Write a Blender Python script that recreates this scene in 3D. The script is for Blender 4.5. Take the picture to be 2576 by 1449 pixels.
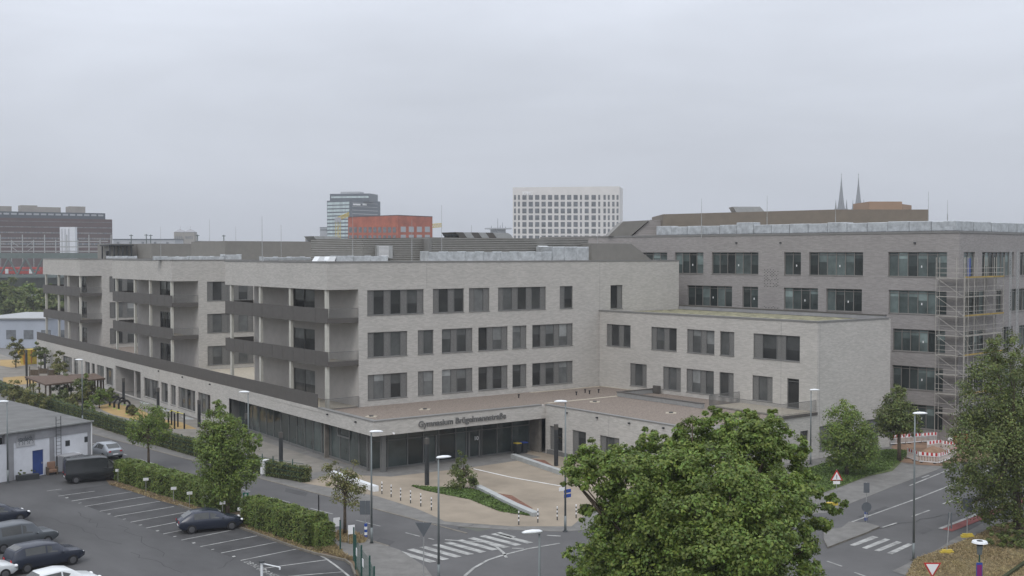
import bpy, bmesh, math, random
import numpy as np
from mathutils import Vector, Matrix
R = math.radians
for o in list(bpy.data.objects): bpy.data.objects.remove(o)
S = bpy.context.scene; COL = S.collection
random.seed(7)

# ------------------------------------------------------------------ camera, sky, sun, exposure
EYE = 19.0; G = -0.3; YAW = R(36.9); FPX = 2930.0
PITCH = math.atan((724.5-640.0)/FPX)
cam = bpy.data.cameras.new('camera'); cam_o = bpy.data.objects.new('camera', cam); COL.objects.link(cam_o)
cam_o.location = (0, 0, EYE); cam_o.rotation_euler = (R(90)-PITCH, 0, -YAW)
cam.sensor_width = 36; cam.lens = FPX/2576*36; cam.clip_start = .5; cam.clip_end = 20000
S.camera = cam_o
W = bpy.data.worlds.new('World'); S.world = W; W.use_nodes = True
nt = W.node_tree; N = nt.nodes; L = nt.links; N.clear()
def nd(t, **k):
    n = N.new(t)
    for a, b in k.items(): setattr(n, a, b)
    return n
def mth(op, a, b=None, c=None):
    m = nd('ShaderNodeMath', operation=op)
    for i, v in enumerate((a, b, c)):
        if v is None: continue
        if isinstance(v, (int, float)): m.inputs[i].default_value = v
        else: L.new(v, m.inputs[i])
    return m.outputs[0]
SUN_EL, SUN_AZ = R(52), R(236)
sky = nd('ShaderNodeTexSky', sky_type='NISHITA', sun_disc=False, sun_elevation=SUN_EL, sun_rotation=SUN_AZ, air_density=1, dust_density=4)
tc = nd('ShaderNodeTexCoord'); sp = nd('ShaderNodeSeparateXYZ'); L.new(tc.outputs['Generated'], sp.inputs[0])
zc = mth('MAXIMUM', sp.outputs[2], 0.0)
mp = nd('ShaderNodeMapping'); mp.inputs['Scale'].default_value = (1.0, 1.0, 4.2); L.new(tc.outputs['Generated'], mp.inputs[0])
n1 = nd('ShaderNodeTexNoise'); n1.inputs['Scale'].default_value = 2.1; n1.inputs['Detail'].default_value = 5; n1.inputs['Roughness'].default_value = .5; n1.inputs['Distortion'].default_value = .5
L.new(mp.outputs[0], n1.inputs[0])
cl = mth('MULTIPLY_ADD', n1.outputs[0], .62, .69)
base = mth('MULTIPLY_ADD', mth('POWER', zc, .75), 1.15, .455)
lum = mth('MULTIPLY', base, cl)
cc = nd('ShaderNodeMix', data_type='RGBA', blend_type='MULTIPLY'); cc.inputs[0].default_value = 1
cc.inputs[6].default_value = (.925, .975, 1.08, 1); L.new(lum, cc.inputs[7])
ad = nd('ShaderNodeMix', data_type='RGBA', blend_type='ADD'); ad.inputs[0].default_value = .008
L.new(cc.outputs[2], ad.inputs[6]); L.new(sky.outputs[0], ad.inputs[7])
bgn = nd('ShaderNodeBackground'); bgn.inputs[1].default_value = 1.0; L.new(ad.outputs[2], bgn.inputs[0])
wo = nd('ShaderNodeOutputWorld'); L.new(bgn.outputs[0], wo.inputs[0])
sun = bpy.data.lights.new('sun', 'SUN'); sun.energy = 1.15; sun.angle = R(25); sun.color = (1, .97, .93)
sun_o = bpy.data.objects.new('sun', sun); COL.objects.link(sun_o)
sdir = Vector((math.sin(SUN_AZ)*math.cos(SUN_EL), math.cos(SUN_AZ)*math.cos(SUN_EL), math.sin(SUN_EL)))
sun_o.rotation_euler = sdir.to_track_quat('Z', 'Y').to_euler()
S.view_settings.view_transform = 'Standard'; S.view_settings.look = 'None'; S.view_settings.exposure = 0; S.view_settings.gamma = 1

# ------------------------------------------------------------------ survey helpers: sight lines from the camera station meet the ground or a wall plane
_f = (math.sin(YAW)*math.cos(PITCH), math.cos(YAW)*math.cos(PITCH), -math.sin(PITCH)); _r = (math.cos(YAW), -math.sin(YAW), 0)
_u = (_r[1]*_f[2]-_r[2]*_f[1], _r[2]*_f[0]-_r[0]*_f[2], _r[0]*_f[1]-_r[1]*_f[0])
def ray(x, y):
    a = (x-1288)/FPX; b = -(y-724.5)/FPX
    return [_f[i]+a*_r[i]+b*_u[i] for i in range(3)]
def at(x, y, z=G):
    d = ray(x, y); t = (z-EYE)/d[2]; return (d[0]*t, d[1]*t)
def far(x, y, D):                                  # point D metres out along the view
    d = ray(x, y); t = D/(d[0]*math.sin(YAW)+d[1]*math.cos(YAW)); return (d[0]*t, d[1]*t, EYE+d[2]*t)
def onp(x, y, a, b):                               # (distance along wall a->b, height)
    d = ray(x, y); ex, ey = b[0]-a[0], b[1]-a[1]; l = math.hypot(ex, ey); ex /= l; ey /= l
    det = -d[0]*ey+d[1]*ex; t = (-a[0]*ey+a[1]*ex)/det
    return (d[0]*t-a[0])*ex+(d[1]*t-a[1])*ey, EYE+d[2]*t
def zq(q, x, y):                                   # survey sheets
    ox, oy = {'A': (0, 791.6), 'B': (644, 791.6), 'C': (1288, 791.6), 'D': (1932, 791.6), '1': (0, 1086.7), '2': (644, 1086.7), '3': (1288, 1086.7), '4': (1932, 1086.7)}[q]
    return ox+x/4, oy+y/4
def Q(q, *pts, z=G): return [at(*zq(q, *p), z) for p in pts]

# ------------------------------------------------------------------ materials
MATS = {}
def mat(name, col, rough=.8, amt=.12, scale=3.0, metal=0, spec=.3, stretch=None, bump=0, trans=0, detail=4, attr=False, kind=None, col2=None):
    if name in MATS: return MATS[name]
    m = bpy.data.materials.new(name); m.use_nodes = True; t = m.node_tree; ns = t.nodes; ls = t.links
    b = ns['Principled BSDF']; b.inputs['Roughness'].default_value = rough; b.inputs['Metallic'].default_value = metal
    b.inputs['Specular IOR Level'].default_value = spec
    geo = ns.new('ShaderNodeNewGeometry'); mpn = ns.new('ShaderNodeMapping'); ls.new(geo.outputs['Position'], mpn.inputs[0])
    if stretch: mpn.inputs['Scale'].default_value = stretch
    no = ns.new('ShaderNodeTexNoise'); no.inputs['Scale'].default_value = scale; no.inputs['Detail'].default_value = detail; no.inputs['Roughness'].default_value = .65
    ls.new(mpn.outputs[0], no.inputs[0])
    rp = ns.new('ShaderNodeValToRGB'); ls.new(no.outputs[0], rp.inputs[0])
    c = list(col); lo = [v*(1-amt*1.6) for v in c]; hi = [min(1, v*(1+amt*1.6)) for v in c] if col2 is None else list(col2)
    rp.color_ramp.elements[0].position = .28; rp.color_ramp.elements[1].position = .72
    rp.color_ramp.elements[0].color = (*lo, 1); rp.color_ramp.elements[1].color = (*hi, 1)
    out = rp.outputs[0]
    if kind == 'brick':
        sx = ns.new('ShaderNodeSeparateXYZ'); ls.new(geo.outputs['Position'], sx.inputs[0])
        ax = ns.new('ShaderNodeMath'); ax.operation = 'ADD'; ls.new(sx.outputs[0], ax.inputs[0]); ls.new(sx.outputs[1], ax.inputs[1])
        cb = ns.new('ShaderNodeCombineXYZ'); ls.new(ax.outputs[0], cb.inputs[0]); ls.new(sx.outputs[2], cb.inputs[1])
        bk = ns.new('ShaderNodeTexBrick'); ls.new(cb.outputs[0], bk.inputs[0]); bk.inputs['Scale'].default_value = 1
        bk.inputs['Brick Width'].default_value = .42; bk.inputs['Row Height'].default_value = .09; bk.inputs['Mortar Size'].default_value = .008; bk.inputs['Bias'].default_value = 0
        bk.inputs['Color1'].default_value = (.87, .87, .865, 1); bk.inputs['Color2'].default_value = (1.10, 1.10, 1.10, 1); bk.inputs['Mortar'].default_value = (.9, .9, .9, 1)
        n2 = ns.new('ShaderNodeTexNoise'); n2.inputs['Scale'].default_value = .35; n2.inputs['Detail'].default_value = 3; ls.new(geo.outputs['Position'], n2.inputs[0])
        r2 = ns.new('ShaderNodeMapRange'); ls.new(n2.outputs[0], r2.inputs[0]); r2.inputs[3].default_value = .9; r2.inputs[4].default_value = 1.1
        mx = ns.new('ShaderNodeMix'); mx.data_type = 'RGBA'; mx.blend_type = 'MULTIPLY'; mx.inputs[0].default_value = 1; ls.new(out, mx.inputs[6]); ls.new(bk.outputs[0], mx.inputs[7])
        m3 = ns.new('ShaderNodeMix'); m3.data_type = 'RGBA'; m3.blend_type = 'MULTIPLY'; m3.inputs[0].default_value = 1; ls.new(mx.outputs[2], m3.inputs[6]); ls.new(r2.outputs[0], m3.inputs[7])
        out = m3.outputs[2]
    if kind == 'ribs':                               # ribbed sheet metal, horizontal grooves
        sx = ns.new('ShaderNodeSeparateXYZ'); ls.new(geo.outputs['Position'], sx.inputs[0])
        w = ns.new('ShaderNodeMath'); w.operation = 'SINE'; s2 = ns.new('ShaderNodeMath'); s2.operation = 'MULTIPLY'; s2.inputs[1].default_value = 31
        ls.new(sx.outputs[2], s2.inputs[0]); ls.new(s2.outputs[0], w.inputs[0])
        bm_ = ns.new('ShaderNodeBump'); bm_.inputs['Strength'].default_value = .8; bm_.inputs['Distance'].default_value = .05; ls.new(w.outputs[0], bm_.inputs['Height']); ls.new(bm_.outputs[0], b.inputs['Normal'])
    if attr:
        a = ns.new('ShaderNodeAttribute'); a.attribute_name = 'leafcol'
        mx = ns.new('ShaderNodeMix'); mx.data_type = 'RGBA'; mx.blend_type = 'MULTIPLY'; mx.inputs[0].default_value = 1
        ls.new(out, mx.inputs[6]); ls.new(a.outputs['Color'], mx.inputs[7]); out = mx.outputs[2]
    if kind == 'glass':
        oi = ns.new('ShaderNodeAttribute'); oi.attribute_name = 'leafcol'
        mx = ns.new('ShaderNodeMix'); mx.data_type = 'RGBA'; mx.blend_type = 'MULTIPLY'; mx.inputs[0].default_value = 1
        ls.new(out, mx.inputs[6]); ls.new(oi.outputs['Color'], mx.inputs[7]); out = mx.outputs[2]
    ls.new(out, b.inputs['Base Color'])
    if bump:
        bn = ns.new('ShaderNodeBump'); bn.inputs['Strength'].default_value = bump; bn.inputs['Distance'].default_value = .05
        ls.new(no.outputs[0], bn.inputs['Height']); ls.new(bn.outputs[0], b.inputs['Normal'])
    if trans:
        tr = ns.new('ShaderNodeBsdfTranslucent'); ls.new(out, tr.inputs[0]); ms = ns.new('ShaderNodeMixShader'); ms.inputs[0].default_value = trans
        ls.new(b.outputs[0], ms.inputs[1]); ls.new(tr.outputs[0], ms.inputs[2]); ls.new(ms.outputs[0], ns['Material Output'].inputs[0])
    MATS[name] = m; return m
M_brick = mat('pale brick', (.435, .417, .386), .9, .045, 9, stretch=(1, 1, 2.5), kind='brick', bump=.08)
M_brickg = mat('grey brown brick', (.285, .268, .257), .9, .04, 9, stretch=(1, 1, 2.5), kind='brick', bump=.06)
M_loggia = mat('smooth pale render', (.43, .41, .385), .9, .05, 1.2)
M_bal = mat('dark bronze sheet', (.085, .078, .07), .55, .08, 2, spec=.4)
M_frame = mat('grey window frame metal', (.13, .13, .125), .5, .05, 2, spec=.4)
M_panel = mat('perforated grey panel', (.15, .148, .14), .6, .14, 9)
M_glass = mat('dark window glass', (.075, .078, .076), .06, .25, .5, spec=.5, kind='glass')
M_teal = mat('teal window glass', (.062, .078, .075), .06, .3, .4, spec=.5, kind='glass')
M_cop = mat('dark metal coping', (.19, .187, .178), .5, .06, 1)
M_col = mat('pale round column', (.46, .45, .40), .7, .05, 2)
M_screen = mat('ribbed grey roof screen', (.20, .195, .178), .55, .05, 1, metal=.2, kind='ribs')
M_screen2 = mat('smooth taupe roof screen', (.175, .168, .152), .6, .05, 1)
M_duct = mat('foil wrapped duct', (.46, .48, .49), .4, .18, 1.6, metal=.55, bump=.6)
M_galv = mat('galvanised steel', (.35, .355, .35), .45, .08, 3, metal=.4)
M_gravel = mat('brown roof gravel', (.19, .155, .125), .95, .3, 9, bump=.3, col2=(.29, .24, .2))
M_deck = mat('terrace deck beige', (.38, .34, .27), .9, .12, 3)
M_sedum = mat('green roof sedum', (.15, .14, .08), .95, .5, 1.2, col2=(.36, .34, .22))
M_asph = mat('asphalt', (.088, .086, .085), .85, .14, .16, detail=9, bump=.1)
M_park = mat('parking asphalt', (.070, .069, .069), .85, .22, .14, detail=9, bump=.1, stretch=(1, .45, 1))
M_paveg = mat('grey paving', (.15, .145, .135), .9, .14, 1.3, detail=6)
M_plaza = mat('beige plaza paving', (.25, .21, .16), .9, .16, .22, detail=7)
M_kerb = mat('concrete kerb', (.16, .145, .12), .9, .15, 2)
M_conc = mat('light concrete', (.33, .34, .33), .85, .1, 1)
M_paint = mat('worn road paint', (.29, .29, .275), .8, .32, 1.6, detail=8)
M_paintw = mat('fresh white paint', (.7, .7, .68), .8, .1, 2)
M_red = mat('red cycle surface', (.18, .055, .05), .9, .12, 1)
M_soil = mat('dry brown soil', (.13, .095, .06), .95, .35, 1.6)
M_grass = mat('short green grass', (.07, .09, .03), .95, .4, .8, col2=(.11, .14, .045))
M_dry = mat('dry grass', (.34, .25, .15), .95, .35, .9, col2=(.24, .21, .11))
M_ground = mat('city ground', (.12, .125, .105), .95, .3, .02)
M_ochre = mat('ochre play surface', (.34, .235, .10), .9, .12, 1)
M_leaf = mat('broad leaves', (.142, .20, .046), .5, .12, 2, attr=True, trans=.35, spec=.35)
M_leafd = mat('dark leaves', (.108, .138, .04), .5, .12, 2, attr=True, trans=.25, spec=.35)
M_leafy = mat('yellow green leaves', (.145, .15, .055), .6, .12, 2, attr=True, trans=.3)
M_bark = mat('bark', (.09, .07, .05), .95, .3, 4, bump=.5)
M_white = mat('white painted wall', (.62, .63, .66), .8, .05, 1)
M_greyc = mat('grey concrete frame', (.27, .27, .28), .85, .08, 1)
M_felt = mat('grey roofing felt', (.135, .135, .13), .9, .15, .5)
M_blue = mat('blue door paint', (.03, .06, .2), .5, .1, 1)
M_black = mat('black rubber', (.012, .012, .013), .6, .1, 3)
M_dark = mat('dark grey steel', (.035, .038, .04), .5, .1, 3)
M_wood = mat('brown timber roof', (.115, .08, .06), .9, .15, 1, stretch=(3, .5, 1))
M_lampw = mat('white lamp shell', (.72, .74, .75), .3, .03, 2)
M_poleg = mat('grey green pole', (.17, .19, .19), .5, .05, 2, metal=.3)
M_green = mat('green fence steel', (.02, .07, .055), .5, .1, 2)
M_signb = mat('blue sign', (.02, .06, .28), .5, .03, 1)
M_signr = mat('red sign', (.45, .03, .03), .5, .03, 1)
M_signw = mat('white sign', (.75, .75, .75), .5, .03, 1)
M_signg = mat('green sign', (.02, .22, .14), .5, .03, 1)
M_signk = mat('grey sign back', (.10, .11, .12), .6, .05, 1)
M_mag = mat('magenta sign', (.2, .02, .13), .5, .03, 1)
M_yel = mat('yellow plastic', (.5, .38, .06), .6, .15, 2)
M_orange = mat('orange clay', (.42, .16, .07), .8, .2, 1)
M_redb = mat('red brick facade', (.34, .10, .058), .9, .2, .25)
M_brown = mat('brown office facade', (.095, .062, .058), .9, .12, .1)
M_offw = mat('white office facade', (.62, .6, .58), .85, .04, .2)
M_towerd = mat('tower dark band', (.06, .075, .09), .4, .08, .3)
M_towerl = mat('tower light glass band', (.42, .5, .5), .35, .2, .4, stretch=(1, 1, .1))
M_stone = mat('pale church stone', (.27, .25, .225), .9, .08, .3)
M_cath = mat('dark cathedral stone', (.06, .062, .065), .9, .2, .1)
M_farm = mat('distant wall grey', (.36, .37, .39), .9, .06, .1)
M_bridge = mat('grey green bridge steel', (.10, .125, .115), .7, .1, .5)
M_train = mat('red train paint', (.42, .05, .035), .5, .08, .5)
M_hall = mat('pale blue sheet roof', (.36, .39, .44), .6, .06, .2)
M_tint = mat('dim window tint', (.13, .14, .15), .4, .3, .6)
M_skin = mat('brown clay pot', (.2, .12, .08), .8, .1, 2)

M_shadebeam = mat('dark twig shade and beam', (.035, .04, .015), .95, .3, 3)  # twigs with inner hedge shade in the colour; the kerb beam shares it
# ------------------------------------------------------------------ mesh building
class MB:
    def __init__(s): s.v = []; s.f = []; s.m = []; s.cur = 0; s.fc = []
    def quad(s, *p):
        n = len(s.v); s.v += [tuple(q) for q in p]; s.f.append(tuple(range(n, n+len(p)))); s.m.append(s.cur); return s
    def box(s, x0, y0, z0, x1, y1, z1):
        x0, x1 = sorted((x0, x1)); y0, y1 = sorted((y0, y1)); z0, z1 = sorted((z0, z1))
        return s.hexa([(x0, y0), (x1, y0), (x1, y1), (x0, y1)], z0, z1)
    def hexa(s, poly, z0, z1):                       # prism from ccw polygon
        a = sum(poly[i][0]*poly[(i+1) % len(poly)][1]-poly[(i+1) % len(poly)][0]*poly[i][1] for i in range(len(poly)))
        if a < 0: poly = poly[::-1]
        n = len(s.v); k = len(poly); s.v += [(p[0], p[1], z0) for p in poly]+[(p[0], p[1], z1) for p in poly]
        s.f.append(tuple(range(n+k-1, n-1, -1))); s.f.append(tuple(range(n+k, n+2*k))); s.m += [s.cur]*2
        for i in range(k):
            j = (i+1) % k; s.f.append((n+i, n+j, n+k+j, n+k+i)); s.m.append(s.cur)
        return s
    def wbox(s, a, b, s0, s1, z0, z1, d0, d1):       # box in wall frame a->b (outside to the right hand), d = depth inwards
        ex, ey = b[0]-a[0], b[1]-a[1]; l = math.hypot(ex, ey); ex /= l; ey /= l; nx, ny = -ey, ex
        P = lambda u, d: (a[0]+ex*u+nx*d, a[1]+ey*u+ny*d)
        return s.hexa([P(s0, d0), P(s1, d0), P(s1, d1), P(s0, d1)], z0, z1)
    def tube(s, p0, p1, r0, r1=None, n=8, cap=True):
        r1 = r0 if r1 is None else r1; p0 = Vector(p0); p1 = Vector(p1); d = (p1-p0)
        if d.length < 1e-6: return s
        q = d.to_track_quat('Z', 'Y'); k = len(s.v)
        for p, r in ((p0, r0), (p1, r1)):
            for i in range(n):
                a = 2*math.pi*i/n; s.v.append(tuple(p+q@Vector((math.cos(a)*r, math.sin(a)*r, 0))))
        for i in range(n):
            j = (i+1) % n; s.f.append((k+i, k+j, k+n+j, k+n+i)); s.m.append(s.cur)
        if cap: s.f.append(tuple(range(k+n-1, k-1, -1))); s.f.append(tuple(range(k+n, k+2*n))); s.m += [s.cur]*2
        return s
    def path(s, pts, r, n=6):
        for a, b in zip(pts, pts[1:]): s.tube(a, b, r, r, n)
        return s
    def ell(s, c, rx, ry, rz, nu=12, nv=7, rot=None):
        k = len(s.v)
        for i in range(nv+1):
            t = math.pi*i/nv
            for j in range(nu):
                u = 2*math.pi*j/nu; p = Vector((rx*math.sin(t)*math.cos(u), ry*math.sin(t)*math.sin(u), rz*math.cos(t)))
                if rot: p.rotate(rot)
                s.v.append(tuple(Vector(c)+p))
        for i in range(nv):
            for j in range(nu):
                a = k+i*nu+j; b = k+i*nu+(j+1) % nu; s.f.append((a, a+nu, b+nu, b)); s.m.append(s.cur)
        return s
    def loft(s, rings, cap=True):
        n = len(rings[0]); k = len(s.v)
        for r in rings: s.v += [tuple(p) for p in r]
        for i in range(len(rings)-1):
            for j in range(n):
                a = k+i*n+j; b = k+i*n+(j+1) % n; s.f.append((a, b, b+n, a+n)); s.m.append(s.cur)
        if cap: s.f.append(tuple(range(k+n-1, k-1, -1))); e = k+(len(rings)-1)*n; s.f.append(tuple(range(e, e+n))); s.m += [s.cur]*2
        return s
    def build(s, name, mats, parent=None, bevel=0, smooth=False, cols=None, fix=False):
        off = Vector((0, 0, 0)); q = parent
        while q: off += q.location; q = q.parent
        me = bpy.data.meshes.new(name); me.from_pydata([(v[0]-off.x, v[1]-off.y, v[2]-off.z) for v in s.v], [], s.f)
        if not isinstance(mats, (list, tuple)): mats = [mats]
        for m in mats: me.materials.append(m)
        me.polygons.foreach_set('material_index', s.m)
        if smooth: me.polygons.foreach_set('use_smooth', [True]*len(s.f))
        if fix:
            bm = bmesh.new(); bm.from_mesh(me); bmesh.ops.recalc_face_normals(bm, faces=bm.faces); bm.to_mesh(me); bm.free()
        if cols:
            a = me.color_attributes.new('leafcol', 'FLOAT_COLOR', 'CORNER'); buf = []
            for p, c in zip(me.polygons, cols): buf += [c, c, c, 1]*p.loop_total
            a.data.foreach_set('color', buf)
        me.update(); o = bpy.data.objects.new(name, me); COL.objects.link(o)
        if parent: o.parent = parent
        if bevel:
            b = o.modifiers.new('bevel', 'BEVEL'); b.width = bevel; b.segments = 2; b.limit_method = 'ANGLE'
        return o
def tag(o, label, cat, group=None, kind=None):
    if kind: o['kind'] = kind
    if label: o['label'] = label
    if cat: o['category'] = cat
    if group: o['group'] = group
    return o
def thing(name, label, cat, loc=(0, 0, 0), group=None, rz=0):
    o = bpy.data.objects.new(name, None); COL.objects.link(o); o.location = loc; o.rotation_euler = (0, 0, rz); o.empty_display_size = .3
    return tag(o, label, cat, group)
def copy_tree(o, parent=None):
    c = o.copy(); COL.objects.link(c); c.parent = parent
    for ch in list(o.children): copy_tree(ch, c)
    return c
def sheet(name, pts, z, m, kind='structure', label=None, cat=None):
    mb = MB(); mb.quad(*[(p[0], p[1], z) for p in pts]); o = mb.build(name, m)
    me = o.data
    if me.polygons[0].normal.z < 0: me.flip_normals()
    if kind: o['kind'] = kind
    return tag(o, label, cat)
def slab(name, pts, z0, z1, m, m2=None):
    mb = MB(); mb.hexa(list(pts), z0, z1); mb.m = [0, 0]+[1]*(len(mb.f)-2); o = mb.build(name, [m, m2 or M_kerb]); o['kind'] = 'structure'; return o
def strip(mb, pts, w, z):                            # painted line along a polyline
    pts = [Vector((p[0], p[1])) for p in pts]
    for i in range(len(pts)-1):
        d = (pts[i+1]-pts[i]); 
        if d.length < 1e-5: continue
        d.normalize(); n = Vector((-d.y, d.x))*w/2; e = d*(w*.3 if 0 < i else 0)
        a, b = pts[i]-e*0, pts[i+1]
        mb.quad((a.x-n.x, a.y-n.y, z), (b.x-n.x, b.y-n.y, z), (b.x+n.x, b.y+n.y, z), (a.x+n.x, a.y+n.y, z))
    for i, f in enumerate(mb.f):
        p = [Vector(mb.v[k]) for k in f]; 
        if (p[1]-p[0]).cross(p[2]-p[0]).z < 0: mb.f[i] = f[::-1]
def text_obj(name, s, m, size, loc, xdir, parent=None, extrude=.03, up=(0, 0, 1), align='LEFT', width=None, bold=0):
    cu = bpy.data.curves.new(name, 'FONT'); cu.body = s; cu.size = size; cu.extrude = extrude; cu.align_x = align; cu.offset = bold
    tmp = bpy.data.objects.new('tmp', cu); COL.objects.link(tmp)
    dg = bpy.context.evaluated_depsgraph_get(); me = bpy.data.meshes.new_from_object(tmp.evaluated_get(dg)); bpy.data.objects.remove(tmp)
    xs = [v.co.x for v in me.vertices]; k = (width/(max(xs)-min(xs))) if width else 1
    X = Vector(xdir).normalized(); U = Vector(up).normalized(); Z = X.cross(U)
    off = Vector((0, 0, 0)); q = parent
    while q: off += q.location; q = q.parent
    for v in me.vertices: v.co = Vector(loc)-off+X*(v.co.x*k)+U*v.co.y+Z*v.co.z
    me.materials.clear(); me.materials.append(m); o = bpy.data.objects.new(name, me); COL.objects.link(o); o.parent = parent
    return o

def wall(mb, a, b, z0, z1, holes=(), depth=.3):
    """wall skin a->b (seen from outside left to right), holes (s0,s1,z0,z1) with reveals"""
    ex, ey = b[0]-a[0], b[1]-a[1]; l = math.hypot(ex, ey); ex /= l; ey /= l; nx, ny = -ey, ex
    P = lambda u, z, d=0: (a[0]+ex*u+nx*d, a[1]+ey*u+ny*d, z)
    hs = [(max(0, h[0]), min(l, h[1]), max(z0, h[2]), min(z1, h[3])) for h in holes]
    us = sorted({0, l, *[h[0] for h in hs], *[h[1] for h in hs]}); zs = sorted({z0, z1, *[h[2] for h in hs], *[h[3] for h in hs]})
    for j in range(len(zs)-1):
        run = None
        for i in range(len(us)-1):
            um, zm = (us[i]+us[i+1])/2, (zs[j]+zs[j+1])/2
            if any(h[0] < um < h[1] and h[2] < zm < h[3] for h in hs):
                if run is not None: mb.quad(P(run, zs[j]), P(us[i], zs[j]), P(us[i], zs[j+1]), P(run, zs[j+1])); run = None
            elif run is None: run = us[i]
        if run is not None: mb.quad(P(run, zs[j]), P(l, zs[j]), P(l, zs[j+1]), P(run, zs[j+1]))
    for h in hs:
        s0, s1, a0, a1 = h
        mb.quad(P(s0, a0), P(s0, a0, depth), P(s0, a1, depth), P(s0, a1)); mb.quad(P(s1, a0, depth), P(s1, a0), P(s1, a1), P(s1, a1, depth))
        mb.quad(P(s0, a1), P(s0, a1, depth), P(s1, a1, depth), P(s1, a1)); mb.quad(P(s0, a0, depth), P(s0, a0), P(s1, a0), P(s1, a0, depth))
    return mb
def window(parent, a, b, h, pat, glass=None, depth=.16, sill=True, name='window', mid=False, note=False, fm=None):
    """frame mesh (part) with pane and panel sub-parts; pat like 'PGPGP' (panel / glass bays)"""
    s0, s1, z0, z1 = h; fm = fm or M_frame; glass = glass or M_glass
    f = MB(); wts = [.62 if c == 'P' else 1.0 for c in pat]; tot = sum(wts); us = [s0]
    for w in wts: us.append(us[-1]+(s1-s0)*w/tot)
    fw = .06
    f.wbox(a, b, s0+.002, s1-.002, z1-fw, z1-.002, depth-.06, depth+.05); f.wbox(a, b, s0+.002, s1-.002, z0+.002, z0+fw, depth-.06, depth+.05)
    for i, u in enumerate(us):
        e0 = u-fw/2; e1 = u+fw/2
        if i == 0: e0, e1 = u+.002, u+fw
        if i == len(us)-1: e0, e1 = u-fw, u-.002
        f.wbox(a, b, e0, e1, z0+fw, z1-fw, depth-.07, depth+.05)
    if mid: f.wbox(a, b, s0+fw, s1-fw, z1-.32, z1-.27, depth-.05, depth+.04)
    if sill: f.wbox(a, b, s0-.03, s1+.03, z0-.05, z0-.003, -.05, depth-.07)
    fo = f.build(name, fm, parent)
    for i, c in enumerate(pat):
        g = MB(); p = MB(); gc = []
        u0, u1 = us[i]+fw*.4, us[i+1]-fw*.4
        if c == 'P': p.wbox(a, b, u0, u1, z0+fw*.8, z1-fw*.8, depth-.03, depth+.03)
        else:
            # an inner casement and a blind drawn to a random height behind the glass
            zb = z1-fw-(z1-z0)*random.choice([0, 0, .25, .4, .55]); base_ = random.choice([.35, .5, .7, .9, 1.2, 1.7])*random.uniform(.85, 1.15)  # random pane tone puts varied reflections into the base colour
            ex, ey = b[0]-a[0], b[1]-a[1]; l = math.hypot(ex, ey); ex /= l; ey /= l; nx, ny = -ey, ex
            P = lambda u, z, d: (a[0]+ex*u+nx*d, a[1]+ey*u+ny*d, z)
            d = depth+.02
            g.quad(P(u0, z0+fw*.8, d), P(u1, z0+fw*.8, d), P(u1, zb, d), P(u0, zb, d)); gc.append(base_)
            if zb < z1-fw-.01: g.quad(P(u0, zb, d), P(u1, zb, d), P(u1, z1-fw*.8, d), P(u0, z1-fw*.8, d)); gc.append(base_*random.uniform(1.6, 2.6))
        if g.f: g.build('pane', glass, fo, cols=gc)
        if p.f: p.build('panel', M_panel, fo)
    if note:
        k = MB(); u = us[len(us)//2]+.35; k.wbox(a, b, u, u+.12, z0+.95, z0+1.18, depth+.0, depth+.012); k.build('paper_note', M_signw, fo)
    return fo
def roofbox(mb, poly, z0, z1): mb.hexa(poly, z0, z1)

# ------------------------------------------------------------------ vegetation
def leaves(name, parent, lobes, n, size, m, seed=1, clump=.2, per=60, flat=.35, shell=.62):
    rng = np.random.default_rng(seed); lob = np.array(lobes, float); w = (lob[:, 3]*lob[:, 4]+lob[:, 3]*lob[:, 5]+lob[:, 4]*lob[:, 5])*1.0
    nc = max(4, n//per); li = rng.choice(len(lob), nc, p=w/w.sum()); d = rng.normal(size=(nc, 3)); d /= np.linalg.norm(d, axis=1)[:, None]
    rr = shell+(1-shell)*rng.random(nc)**.6; cc = lob[li, :3]+d*rr[:, None]*lob[li, 3:6]
    ctone = rng.uniform(.72, 1.28, nc); csz = clump*lob[li, 3:6].mean(1)*rng.uniform(.7, 1.35, nc)
    ci = rng.integers(0, nc, n); e = rng.normal(size=(n, 3)); e /= np.linalg.norm(e, axis=1)[:, None]
    e *= (rng.random(n)**.45)[:, None]; e[:, 2] *= .7
    p = cc[ci]+e*csz[ci][:, None]
    nrm = e*.9+rng.normal(size=(n, 3))*.55+d[ci]*.5; nrm[:, 2] += flat+.3; nrm /= np.linalg.norm(nrm, axis=1)[:, None]
    t = np.cross(nrm, rng.normal(size=(n, 3))); t /= np.linalg.norm(t, axis=1)[:, None]; b = np.cross(nrm, t)
    s = size*rng.uniform(.6, 1.3, n)[:, None]
    v = np.empty((n, 4, 3)); v[:, 0] = p-t*s*.5; v[:, 1] = p-b*s*.33+nrm*s*.08; v[:, 2] = p+t*s*.62; v[:, 3] = p+b*s*.33+nrm*s*.08
    off = Vector((0, 0, 0)); q = parent
    while q: off += q.location; q = q.parent
    v -= np.array(off)[None, None, :]
    me = bpy.data.meshes.new(name); me.vertices.add(n*4); me.vertices.foreach_set('co', v.reshape(-1)); me.loops.add(n*4)
    me.loops.foreach_set('vertex_index', np.arange(n*4, dtype=np.int32)); me.polygons.add(n)
    me.polygons.foreach_set('loop_start', np.arange(0, n*4, 4, dtype=np.int32)); me.update(calc_edges=True)
    a = me.color_attributes.new('leafcol', 'FLOAT_COLOR', 'CORNER')
    tone = ctone[ci]*rng.uniform(.7, 1.35, n); hue = rng.uniform(.85, 1.2, n)
    c = np.stack([tone*hue, tone, tone*.9, np.ones(n)], 1); a.data.foreach_set('color', np.repeat(c, 4, 0).reshape(-1).astype(np.float32))
    me.materials.append(m); o = bpy.data.objects.new(name, me); COL.objects.link(o); o.parent = parent
    return o, cc
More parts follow.
